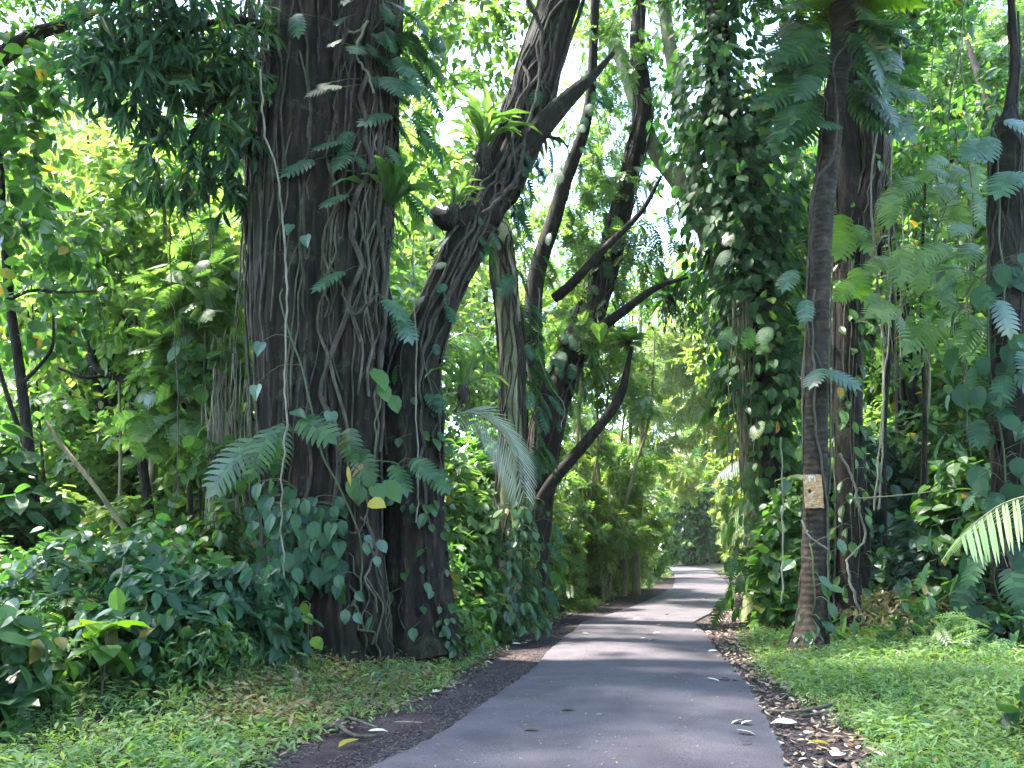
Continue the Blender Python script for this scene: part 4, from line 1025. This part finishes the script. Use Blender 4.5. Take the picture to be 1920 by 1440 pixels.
thin_tree('dark gnarled limb entering at the top corner above the saplings', [(-140, 160, 13, 18), (-40, 130, 13, 17), (30, 88, 13, 15), (70, 62, 13, 13), (130, 45, 13.2, 9), (190, 20, 13.4, 6)], B_DARK, 107, [(40, 30, 13, 90, 40), (-20, 60, 13, 70, 50), (130, 10, 13.2, 70, 40)], 110, 8, 'kite', .2, L_MID, 'branch', 'bough')

# thin understory stems on both sides
for k in range(20):
    q = np.random.default_rng(700 + k); lf = k < 12
    px = (15 + 430 * (k + .5) / 12 + q.normal(0, 8)) if lf else (1650 + 215 * (k - 12 + .5) / 8 + q.normal(0, 5))
    d = q.uniform(14.6, 20) if lf else q.uniform(15.5, 21)
    base = 1030 + 1.5 * F / d; top = q.uniform(250, 560) if lf else q.uniform(200, 560); ln = q.normal(0, 22)
    path = [(px + ln * t + q.normal(0, 5), base + (top - base) * t, d, (q.uniform(2.6, 4.6) if lf else q.uniform(3, 7)) * (1 - .65 * t)) for t in (0, .22, .45, .7, 1)]
    o_ = ORD_[k] if lf else ORD_[k - 12]
    thin_tree(f'thin understory stem with sparse leaves behind the shrub mound, {o_} from the left' if lf else f'thin shaded understory stem behind the palm, {o_} from the left', path, [B_DARK, B_TAN][k % 2], 160 + k,
              [(px + ln, top, d, 60, 46), (px + ln + q.normal(0, 40), top + 130, d, 46, 36), (px + q.normal(0, 40), top + 300, d, 40, 36)], 60, 6, ['oval', 'kitewide'][k % 2], .24, [L_YELL, L_LIGHT][k % 2] if lf else [L_MID, L_LIGHT][k % 2], 'tree', 'understory_tree',
              'understory stems behind the shrub mound' if lf else 'understory stems behind the palm')

# slender pole trees at the bend
for k, (px, lean_, d, top, w) in enumerate([(1112, -34, 26, 640, 3), (1128, -10, 27, 600, 4), (1150, 26, 28, 680, 3), (1176, 8, 29, 700, 4.5), (1168, 50, 27.5, 740, 3.5), (1196, 4, 30, 650, 7), (1098, 40, 25.5, 720, 3), (1080, 10, 25, 660, 4)]):
    rr = np.random.default_rng(200 + k)
    base = 1030 + 1.6 * F / d + 6
    path = [(px - lean_ * .6, base, d, w * 1.2), (px - lean_ * .2 + rr.normal(0, 3), base - 120, d, w), (px + lean_ * .4 + rr.normal(0, 3), base - 240, d, w * .9), (px + lean_, top + 40, d, w * .7), (px + lean_ * 1.2, top - 120, d, w * .4)]
    nm = ['first', 'second', 'third', 'fourth', 'fifth', 'sixth', 'seventh', 'eighth', 'ninth', 'tenth']
    order = sorted([1112, 1128, 1150, 1176, 1168, 1196, 1098, 1080]).index(px)
    thin_tree(f'slender tan pole tree at the road bend, {nm[order]} from the left in the clump', path, B_TAN, 110 + k,
              ([(px + lean_, top - 40, d, 60, 50), (px + lean_ + 30, top + 40, d, 50, 40), (px + lean_ - 30, top - 110, d, 50, 50)] if px < 1140 else [(px + lean_, top, d, 28, 40)]) + [ (px, base - 150, d + .3, 45, 50), (px + lean_ * .4, base - 260, d + .3, 35, 40)], 70 if px < 1140 else 44, 8, 'feather', .45, [L_LIGHT, L_YELL][k % 2], 'tree', 'slender_tree', 'slender pole trees at the road bend')

# ------------------------------------------------------------------ shrubs
def shrub(label, px, d, w, h, n, k, kind, size, mat, seed, droop=.6, length=.4, dirx=0, name='shrub', group=None, cat='shrub', spread=1.0, lift=0, tilt=.4):
    rr = np.random.default_rng(seed)
    x = P(px, 1030, d)[0]
    side = 1 if x > CEN[np.argmin(abs(CEN[:, 1] - d)), 0] else -1
    while d > 12 and road_dist(x, d)[0] < w * (.92 if d < 24 else .72): x += .1 * side
    z = gz(x, d)[0]
    root = thing(name, label, cat, (x, d, z), group)
    blobs = [(np.array([x, d, z + h * .45 + lift]), np.array([w * .8, w * .8, h * .5]))] + [(np.array([x + rr.uniform(-.6, .6) * w, d + rr.uniform(-.5, .5) * w, z + h * rr.uniform(.35, .85)]), np.array([w, w, h]) * rr.uniform(.22, .4)) for _ in range(6)]
    c, dd = blob_points(blobs, n, rr, .6)
    c[:, 2] = np.maximum(c[:, 2], z + .08)
    g = Geo(); sprays(g, kind, c, dd * .8 + np.array([dirx, -.15, .3]) + rr.normal(0, .35, dd.shape), k, size, rr, length, droop, spread, tilt)
    part(root, 'foliage', g, mat)
    g = Geo()
    for q in range(7):
        e = blobs[(q % 6) + 1][0]
        b = np.array([x + rr.normal(0, .12) * w, d + rr.normal(0, .12) * w, z - .05])
        tube(g, [b, (b + e) / 2 + rr.normal(0, .06, 3), e], [.018 + .008 * h, .014 + .005 * h, .006], 6, 4, 0, cap=False, r=rr)
    part(root, 'stem', g, B_DARK)
    return root
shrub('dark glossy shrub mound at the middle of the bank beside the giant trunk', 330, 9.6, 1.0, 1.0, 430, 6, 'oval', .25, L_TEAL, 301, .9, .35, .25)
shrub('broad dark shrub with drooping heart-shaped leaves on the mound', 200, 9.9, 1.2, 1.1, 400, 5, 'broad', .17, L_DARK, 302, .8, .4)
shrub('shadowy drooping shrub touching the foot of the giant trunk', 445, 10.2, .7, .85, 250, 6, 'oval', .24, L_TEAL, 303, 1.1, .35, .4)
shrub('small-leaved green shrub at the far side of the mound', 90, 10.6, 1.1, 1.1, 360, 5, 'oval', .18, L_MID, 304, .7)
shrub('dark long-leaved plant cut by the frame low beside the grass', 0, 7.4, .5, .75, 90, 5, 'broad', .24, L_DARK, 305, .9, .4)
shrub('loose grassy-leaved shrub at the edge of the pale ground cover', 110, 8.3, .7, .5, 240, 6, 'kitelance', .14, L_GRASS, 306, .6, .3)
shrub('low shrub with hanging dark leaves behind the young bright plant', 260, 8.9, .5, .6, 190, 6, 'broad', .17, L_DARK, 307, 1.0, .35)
shrub('leafy green shrub mass along the back of the mound', 330, 12.2, 1.3, 1.3, 340, 5, 'broad', .22, L_MID, 308, .7)
shrub('fine-leaved green weed patch low in front of the dark mound', 390, 9.0, .55, .5, 220, 6, 'kitelance', .13, L_MID, 364, .6, .25)
shrub('small fern tucked among the dark shrubs of the mound', 140, 9.0, .4, .6, 26, 5, 'fern', .42, L_MID, 365)
# the bright young plant
rr = np.random.default_rng(77); x, d = P(215, 1030, 8.0)[0], 8.0; z = gz(x, d)[0]
yp = thing('young_plant', 'young plant with bright green spreading leaves in front of the dark shrubs', 'plant', (x, d, z))
g = Geo(); tube(g, [(x, d, z), (x + .01, d, z + .4), (x, d, z + .78)], [.014, .011, .007], 6, 4, 0); part(yp, 'stem', g, B_VINE)
g = Geo(); rosette(g, np.array([x, d, z + .76]), 9, 'broad', .36, rr, (-.25, .25)); part(yp, 'foliage', g, L_NEW)
g = Geo(); rosette(g, np.array([x, d, z + .58]), 8, 'broad', .34, rr, (-.6, 0)); part(yp, 'lower_foliage', g, L_MID)
g = Geo(); cluster(g, [(218, 1100, 8.6, .3, 1)], 'oval', .28, r, .05); climber('large_leaf', 'single bright lime leaf standing out above the dark mound', g, L_NEW, 'leaf')
g = Geo(); cluster(g, [(566, 1130, 10.5, .4, .8), (570, 1150, 10.5, .5, .4), (585, 1195, 10.4, .5, .3)], 'broad', .2, r); climber('seedling', 'bright green seedling leaves at the foot of the giant trunk', g, L_NEW, 'plant')
g = Geo(); c = P(722, 1262, 9.9); rosette(g, c, 9, 'lance', .26, r, (-.2, .7)); climber('star_plant', 'small pale star-shaped plant in the grass before the giant trunk', g, L_GREY, 'plant')

lab = [
 ('leafy shrub at the foot of the leaning trunk where the dirt begins', 880, 13.6, .9, 1.5, 300, 6, 'oval', .2, L_MID, 311),
 ('tall pale green shrub between the leaning trunk and pale slim trunk', 870, 15.2, 1.1, 3.2, 420, 6, 'oval', .24, L_LIGHT, 312),
 ('low glossy plant at the dirt edge before the pale slim trunk', 900, 12.9, .5, .6, 120, 6, 'oval', .15, L_LIGHT, 313),
 ('dark shrub hugging the foot of the pale slim trunk', 965, 14.4, .8, 1.5, 240, 6, 'oval', .2, L_MID, 314),
 ('feathery shrub just past the pale slim trunk at the road edge', 1030, 17.2, 1.1, 2.0, 300, 7, 'feather', .32, L_MID, 315),
 ('ferny bush at the road edge under the slanting limb', 1085, 20, 1.3, 2.5, 340, 7, 'feather', .32, L_LIGHT, 316),
 ('soft bright bush below the slender pole trees', 1130, 23, 1.5, 3.0, 340, 7, 'feather', .36, L_LIGHT, 317),
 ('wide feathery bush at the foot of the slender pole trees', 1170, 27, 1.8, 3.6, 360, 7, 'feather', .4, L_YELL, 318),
 ('rounded bush where the road bends out of view', 1205, 34, 1.9, 3.4, 320, 7, 'feather', .46, L_SUNPALE, 319),
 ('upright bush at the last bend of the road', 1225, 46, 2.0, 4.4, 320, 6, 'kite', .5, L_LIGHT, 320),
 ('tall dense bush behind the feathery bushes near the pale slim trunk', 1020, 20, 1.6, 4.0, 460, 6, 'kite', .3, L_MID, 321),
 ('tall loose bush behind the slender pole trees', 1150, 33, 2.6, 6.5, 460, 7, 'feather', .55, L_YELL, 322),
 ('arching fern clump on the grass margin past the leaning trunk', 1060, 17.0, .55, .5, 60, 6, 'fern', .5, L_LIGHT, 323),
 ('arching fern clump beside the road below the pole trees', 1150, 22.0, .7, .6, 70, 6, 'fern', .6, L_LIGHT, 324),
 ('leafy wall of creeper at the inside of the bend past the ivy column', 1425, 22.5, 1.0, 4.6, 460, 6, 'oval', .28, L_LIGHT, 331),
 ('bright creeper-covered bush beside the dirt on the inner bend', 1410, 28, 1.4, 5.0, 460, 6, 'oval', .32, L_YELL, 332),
 ('tall leafy bush on the inner bend beyond the creeper-covered bush', 1385, 36, 1.7, 5.0, 420, 6, 'kite', .4, L_SUNPALE, 333),
 ('pale sunlit bush overhanging the far end of the road', 1345, 52, 2.2, 6.0, 380, 6, 'feather', .55, L_SUNPALE, 334),
 ('dark bush closing the view where the road turns away', 1262, 80, 3.4, 8.0, 520, 6, 'kite', .7, L_DARK, 360),  # dark leaf colour stands in for the shaded hollow at the road end
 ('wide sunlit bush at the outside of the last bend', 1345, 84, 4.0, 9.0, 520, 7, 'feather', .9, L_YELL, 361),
 ('tall hanging-leaved bush above the last bend', 1300, 96, 5.0, 16.0, 700, 7, 'feather', .9, L_SUNPALE, 362),
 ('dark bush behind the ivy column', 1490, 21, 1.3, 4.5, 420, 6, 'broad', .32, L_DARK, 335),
 ('glossy bush between the ivy column and the palm', 1480, 16, .6, 2.6, 260, 5, 'broad', .28, L_MID, 336),
 ('grey leaved bush in the shade between forked and slanting trunks', 1690, 18, 1.2, 3.6, 380, 5, 'broad', .3, L_GREY, 337),
 ('tall light bush behind the slanting trunk', 1760, 21, 1.9, 6.0, 520, 5, 'oval', .32, L_LIGHT, 338),
 ('drooping yellow green bush near the forked trunk', 1655, 21.5, 1.3, 4.5, 420, 6, 'lance', .4, L_LIGHT, 339),
 ('big-leaved shade shrub beside the reddish trunk', 1825, 14.4, .8, 2.6, 200, 5, 'broad', .3, L_MID, 340),
 ('small leafy sapling shrub on the grass by the slanting trunk', 1735, 15.4, .7, 1.9, 130, 5, 'broad', .26, L_GREY, 341),
 ('low dark leafy patch at the foot of the reddish trunk', 1885, 12.0, .7, .6, 150, 6, 'oval', .2, L_DARK, 342),
 ('pale fern clump in the grass before the reddish trunk', 1790, 11.2, .4, .35, 22, 5, 'fern', .36, L_LIGHT, 343),
 ('dark leafy plant cut by the frame above the near grass', 1975, 7.0, .35, .45, 40, 6, 'broad', .22, L_DARK, 344),
 ('withered brown green weeds before the vine-laced trunk', 1665, 14.2, 1.0, .6, 260, 6, 'kitelance', .13, L_DRYG, 345),
 ('yellowing weeds under the slanting trunk', 1770, 15.2, 1.3, .8, 380, 6, 'kitelance', .14, L_DRYG, 363),
 ('thin-stemmed little bush standing alone in the grass', 1715, 12.0, .4, .9, 40, 5, 'oval', .16, L_MID, 346),
 ('mid green bush filling the gap beside the reddish trunk', 1850, 16.5, 1.3, 5.0, 400, 5, 'oval', .3, L_MID, 347),
 ('tall bush rising between forked trunk and slanting trunk', 1700, 24, 2.2, 7.0, 460, 6, 'kitewide', .36, L_LIGHT, 348),
 ('dense bush wall behind the reddish trunk', 1900, 20, 2.2, 7.0, 560, 5, 'kitewide', .38, L_LIGHT, 349),
 ('yellow green bush behind the mossy stump', 420, 17, 1.6, 3.6, 460, 6, 'oval', .28, L_LIGHT, 351),
 ('sunlit bush behind the crooked sapling', 260, 18, 1.9, 4.2, 520, 6, 'kitewide', .28, L_YELL, 352),
 ('sunlit bush behind the slim dark sapling', 80, 17, 1.8, 4.0, 520, 6, 'kitewide', .28, L_LIGHT, 353),
 ('bright low bush behind the shrub mound', 180, 14.4, 1.2, 1.9, 320, 6, 'oval', .24, L_YELL, 354),
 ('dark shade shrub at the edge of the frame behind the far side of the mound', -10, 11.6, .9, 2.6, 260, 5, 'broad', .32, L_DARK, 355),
 ('leafy shrub between the shrub mound and the mossy stump', 400, 13.0, .8, 1.8, 240, 6, 'oval', .22, L_MID, 356),
]
for t in lab: shrub(*t)

# ------------------------------------------------------------------ background trees
def stock(seed, kind, size, k, n, mat, H, rx, low=.25, bark=B_DARK, droop=.5):
    rr = np.random.default_rng(seed)
    blobs = []
    for q in range(17):
        f = rr.uniform(low, 1.0); a = rr.uniform(0, 6.28); e = rx * (.9 - .45 * abs(f - .6)) * rr.uniform(.15, .8)
        s = rx * rr.uniform(.26, .48)
        blobs.append((np.array([e * math.cos(a), e * math.sin(a), H * f]), np.array([s, s, s * rr.uniform(.55, .85)])))
    c, d = blob_points(blobs, n, rr, .3)
    g = Geo(); sprays(g, kind, c, d * .7 + rr.normal(0, .5, d.shape) + [0, 0, -.2], k, size, rr, size * 1.7, droop, 1.0, .5)
    cm = g.mesh('crown', mat)
    g = Geo()
    sway = rr.normal(0, .25, (5, 2))
    tp = [np.array([sway[i][0] * i * .5, sway[i][1] * i * .5, H * f]) for i, f in enumerate((-.02, .25, .5, .75, .95))]
    tube(g, tp, np.array([.03, .024, .019, .013, .004]) * H * .6 + .02, 10, 5, 0, .06, 4, .01, r=rr)
    for b in blobs[:11]:
        z0 = b[0][2] * rr.uniform(.5, .85); i = min(int(z0 / (H * .25)), 3)
        s = tp[i] + (tp[i + 1] - tp[i]) * ((z0 - tp[i][2]) / max(tp[i + 1][2] - tp[i][2], .1))
        tube(g, [s, (s + b[0]) / 2 + [0, 0, .25], b[0]], [.006 * H, .004 * H, .0015 * H], 6, 4, 0, cap=False, r=rr)
    return g.mesh('trunk', bark), cm
ST = [
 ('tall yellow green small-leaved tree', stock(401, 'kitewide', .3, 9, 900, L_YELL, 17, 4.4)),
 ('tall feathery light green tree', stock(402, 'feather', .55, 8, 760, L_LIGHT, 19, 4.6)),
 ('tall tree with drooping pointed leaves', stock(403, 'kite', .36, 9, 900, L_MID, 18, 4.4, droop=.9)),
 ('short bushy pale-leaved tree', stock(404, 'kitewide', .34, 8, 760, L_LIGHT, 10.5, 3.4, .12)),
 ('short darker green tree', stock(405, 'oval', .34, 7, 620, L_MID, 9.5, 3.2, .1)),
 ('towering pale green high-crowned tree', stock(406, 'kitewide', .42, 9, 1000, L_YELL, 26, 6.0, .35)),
]
spots = []
rows = [(19.5, 3.8, 0), (24.5, 4.6, 1), (31, 6.0, 2), (40, 8, 3), (51, 8.5, 4), (64, 9, 5)]
rb = np.random.default_rng(88)
for d, step, row in rows:
    half = d * .66 + 3
    for x in np.arange(-half, half, step):
        xx, yy = x + rb.uniform(-.3, .3) * step, d + rb.uniform(-.35, .35) * step
        rd = road_dist(xx, yy)[0]
        left = xx < CEN[np.argmin(abs(CEN[:, 1] - yy)), 0]
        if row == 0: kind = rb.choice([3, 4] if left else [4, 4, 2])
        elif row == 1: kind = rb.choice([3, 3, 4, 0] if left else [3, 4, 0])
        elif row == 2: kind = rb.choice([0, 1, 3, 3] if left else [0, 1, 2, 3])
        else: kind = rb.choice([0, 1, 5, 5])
        if rd < (3.6 if kind in (3, 4) else 2.6) or abs(xx) > .66 * yy + .6: continue
        if left and 22 < yy < 72 and rd < 13: kind = 3
        spots.append((int(kind), 'left' if left else 'right', xx, yy))
ORD = ['first', 'second', 'third', 'fourth', 'fifth', 'sixth', 'seventh', 'eighth', 'ninth', 'tenth', 'eleventh', 'twelfth', 'thirteenth', 'fourteenth', 'fifteenth']
for kind, side, px, d in [(5, 'left', 800, 46), (0, 'left', 640, 27), (5, 'left', 640, 42), (5, 'left', 930, 58), (5, 'left', 560, 34), (0, 'left', 120, 25), (1, 'left', 330, 29),
                          (2, 'right', 1620, 26), (0, 'right', 1760, 30), (1, 'right', 1880, 25), (5, 'right', 1560, 38), (5, 'right', 1700, 36), (5, 'right', 1430, 50), (0, 'right', 1500, 30), (5, 'right', 1850, 42), (5, 'right', 1370, 62)]:
    spots.append((kind, side, P(px, 1030, d)[0], d))
made = {}
for kind in range(6):
    for side in ('left', 'right'):
        ss = sorted([s for s in spots if s[0] == kind and s[1] == side], key=lambda s: s[2] / s[3])
        for k, (_, _, xx, yy) in enumerate(ss):
            desc, (tm, cm) = ST[kind]
            root = thing('forest_tree', f'{desc} {"beyond the giant trunk" if side == "left" else "beyond the palm"}, {ORD[k]} from the left', 'tree', (xx, yy, gz(xx, yy)[0]), 'trees of the wood ' + ('beyond the giant trunk' if side == 'left' else 'beyond the palm'))
            root.rotation_euler = (0, 0, rb.uniform(0, 6.28)); root.scale = [rb.uniform(.88, 1.15)] * 3
            link('trunk', tm, root); link('crown', cm, root)

ct, cc = tree('curtain_tree', 'pale sunlit tree with curtains of hanging leaves over the last bend', 'tree', [
    [(1415, 1065, 54, 12), (1400, 900, 54, 10), (1385, 760, 54, 9), (1360, 650, 53, 8), (1320, 590, 52, 6)]], B_TAN, 141, 10, .05, 4, sub=6, branch=[[(1385, 760, 54, 6), (1340, 720, 52, 5), (1290, 700, 50, 3)], [(1360, 650, 53, 5), (1290, 640, 51, 4), (1240, 620, 50, 2.5)]])
crown_of(ct, [pblob(a_, b_, d_, c_, e_) for a_, b_, d_, c_, e_ in [(1290, 730, 50, 40, 46), (1340, 690, 52, 50, 60), (1240, 660, 49, 40, 60), (1385, 770, 53, 46, 60), (1330, 800, 54, 34, 44), (1285, 620, 50, 50, 50), (1210, 740, 48, 30, 50), (1370, 860, 52, 36, 50), (1350, 600, 53, 50, 50), (1240, 800, 56, 34, 60), (1262, 880, 62, 40, 50), (1225, 700, 56, 36, 50)]], 800, 8, 'feather', .7, L_SUNPALE, 142, .8, .9, .2)

# far wood that reads as one mass
rr = np.random.default_rng(99)
a = rr.uniform(-.9, .9, 9000); dist = rr.uniform(76, 110, 9000)
c = np.stack([dist * np.sin(a), dist * np.cos(a), (40 + 10 * vnoise(a * 16, dist * .07, 2)) * rr.uniform(0, 1, 9000) ** .8], 1)
g = Geo(); sprays(g, 'kitewide', c, rr.normal(0, 1, (9000, 3)), 5, .95, rr, 1.3, .5, 1.0, .6)
tag(g.build('forest', L_LIGHT), 'far wood closing off the view', None, None, 'stuff')

# unseen wood added behind and beside the viewpoint to block sky light
a = rr.uniform(1.5, 4.78, 2600); dist = rr.uniform(9, 17, 2600)
c = np.stack([dist * np.sin(a), dist * np.cos(a), (13 + 3 * vnoise(a * 6, dist * .3, 4)) * rr.uniform(.02, 1, 2600)], 1)
g = Geo(); sprays(g, 'kitewide', c, rr.normal(0, 1, (2600, 3)), 6, .55, rr, .9, .5, 1.0, .6)
tag(g.build('forest', L_MID), 'unseen wood behind the viewpoint, added to block sky light', None, None, 'stuff')

# ------------------------------------------------------------------ things lying on the ground
def stick(name, label, paths, bark, z=.02, cat='branch', group=None, peel=False):
    rr = np.random.default_rng(len(label))
    root = thing(name, label, cat, G(*paths[0][0][:2]))
    for k, pth in enumerate(paths):
        pts = [G(a, b, 0) + [0, 0, h] for a, b, h, _ in pth]; ra = [rad(w, q) for (_, _, _, w), q in zip(pth, pts)]
        g = Geo(); tube(g, pts, ra, 8, 5, 0, .1, 4, .05, r=rr); part(root, 'limb' if k == 0 else 'fork', g, bark)
    return root
stick('fallen_branch', 'crooked forked fallen branch lying on the dirt by the grass', [
    [(558, 1386, .03, 4), (600, 1376, .04, 4.5), (632, 1371, .05, 4.5), (650, 1382, .04, 4), (672, 1388, .03, 3.6), (704, 1384, .02, 3)],
    [(632, 1371, .07, 4), (652, 1362, .07, 3.5), (690, 1372, .06, 2.5), (708, 1376, .05, 1.5)]], B_VTAN)
stick('fallen_branch', 'straight fallen stick lying on the litter across the verge', [[(1436, 1336, .02, 2.4), (1490, 1340, .03, 3.2), (1540, 1334, .04, 3.2), (1585, 1322, .05, 2.4)], [(1500, 1350, .03, 3), (1545, 1342, .03, 3), (1572, 1330, .05, 2.4)]], B_VTAN)
stick('fallen_branch', 'thin pale twig lying near the crooked fallen branch', [[(740, 1358, .02, 1.3), (765, 1358, .02, 1.5), (792, 1359, .02, 1)]], B_VPALE)
stick('fallen_branch', 'short dark stick resting on the bank grass', [[(1630, 1291, .22, 2), (1655, 1293, .24, 2.5), (1678, 1294, .22, 2)]], B_TAN)
stick('fallen_branch', 'decayed log half hidden by weeds beside the giant trunk', [[(505, 1222, .35, 12), (525, 1250, .3, 13), (545, 1290, .2, 11), (560, 1320, .1, 9)]], B_TAN)
rr = np.random.default_rng(123)
onroad = [(1050, 1332), (1118, 1342), (1385, 1392), (1398, 1351), (1380, 1371), (1410, 1353), (1230, 1199), (1210, 1197), (1092, 1188), (1058, 1170), (1240, 1172), (1285, 1130), (1283, 1118), (1315, 1123), (1200, 1159), (1310, 1181), (1345, 1273), (1325, 1273), (1010, 1370), (1238, 1187), (1255, 1152)]
for px, py in onroad:
    g = Geo(); p = G(px, py, .058)
    th = rr.uniform(-.5, .5) + (0 if rr.uniform() < .5 else math.pi)
    put_leaves(g, 'oval' if rr.uniform() < .6 else 'lance', np.array([[0, 0, .012]]), np.array([[math.cos(th), math.sin(th), .05]]), np.array([[rr.normal(0, .2), rr.normal(0, .2), 1]]), [rr.uniform(.1, .2)])
    tag(g.build('fallen_leaf', M_PALELEAF, None, p), 'pale dry leaf lying flat on the grey asphalt', 'leaf', 'pale leaves scattered on the asphalt')
offroad = [(985, 1207, 'heap'), (990, 1203, 'curl'), (960, 1208, 'strip'), (1520, 1392, 'yellow'), (812, 1300, 'pale'), (690, 1373, 'white'), (672, 1388, 'yellow2'), (1495, 1357, 'pale2'), (1510, 1378, 'p3'), (1560, 1420, 'p4'), (1655, 1420, 'p5'), (480, 1415, 'p6'), (470, 1422, 'p7'), (1345, 1221, 'p8')]
for k, (px, py, _) in enumerate(offroad):
    g = Geo(); p = G(px, py, .03); th = rr.uniform(0, 6.28)
    y = k in (3, 6)
    put_leaves(g, 'oval', np.array([[0, 0, .012]]), np.array([[math.cos(th), math.sin(th), .15]]), np.array([[rr.normal(0, .3), rr.normal(0, .3), 1]]), [rr.uniform(.14, .24)])
    if y: tag(g.build('fallen_leaf', L_YOLD, None, p), ['', '', '', 'yellow fallen leaf on the litter beside the stick', '', '', 'yellow fallen leaf beside the crooked fallen branch'][k], 'leaf')
    else: tag(g.build('fallen_leaf', M_PALELEAF, None, p), 'pale curled dead leaf lying on the dark dirt verge', 'leaf', 'pale dead leaves on the dirt verge')

# ------------------------------------------------------------------ damp air
m, nt, out = nodes('damp_air')
pv = N(nt, 'VolumePrincipled', Density=.00025); pv.inputs['Color'].default_value = (.95, .97, .95, 1); pv.inputs['Anisotropy'].default_value = .2
nt.links.new(pv.outputs[0], out.inputs['Volume'])
x0, x1, y0, y1, z0, z1 = -720, 720, -320, 920, -1.2, 58
hv = [(x, y, z) for x in (x0, x1) for y in (y0, y1) for z in (z0, z1)]
tag(Geo().faces(hv, [(0, 1, 3, 2), (4, 6, 7, 5), (0, 4, 5, 1), (2, 3, 7, 6), (0, 2, 6, 4), (1, 5, 7, 3)]).build('haze', m), 'thin humid haze between the trees', None, None, 'stuff')

# ------------------------------------------------------------------ light, sky, camera
AZ, EL = R(-70), R(64)                                   # high sun from the left, a little ahead of the camera
sd = np.array([math.sin(AZ) * math.cos(EL), math.cos(AZ) * math.cos(EL), math.sin(EL)])
w = bpy.data.worlds.new('World'); SC.world = w; w.use_nodes = True
nt = w.node_tree; bg = nt.nodes['Background']
sky = nt.nodes.new('ShaderNodeTexSky'); sky.sky_type = 'NISHITA'; sky.sun_disc = False
sky.sun_elevation = EL; sky.sun_rotation = AZ
nt.links.new(sky.outputs[0], bg.inputs[0]); bg.inputs[1].default_value = .15
from mathutils import Vector
sl = bpy.data.lights.new('sun', 'SUN'); sl.energy = 2.6; sl.angle = R(3.5); sl.color = (1, .95, .86)
so = bpy.data.objects.new('sun', sl); COL.objects.link(so)
so.rotation_euler = Vector(-sd).to_track_quat('-Z', 'Y').to_euler(); so.location = (0, 0, 60)
cd = bpy.data.cameras.new('camera'); cd.sensor_width = 36; cd.lens = F / 1920 * 36; cd.clip_end = 3000; cd.clip_start = .05
co = bpy.data.objects.new('camera', cd); COL.objects.link(co)
co.location = CAM; co.rotation_euler = (math.pi / 2 + TH, 0, 0)
SC.camera = co
SC.view_settings.view_transform = 'Standard'; SC.view_settings.look = 'None'
SC.view_settings.exposure = 3.72; SC.view_settings.gamma = 1.0; SC.view_settings.use_curve_mapping = False
cy = SC.cycles
cy.max_bounces = 7; cy.diffuse_bounces = 4; cy.glossy_bounces = 2; cy.transmission_bounces = 4; cy.transparent_max_bounces = 4
cy.sample_clamp_indirect = 6.0
cy.use_denoising = True
cy.volume_bounces = 0; cy.volume_step_rate = 4
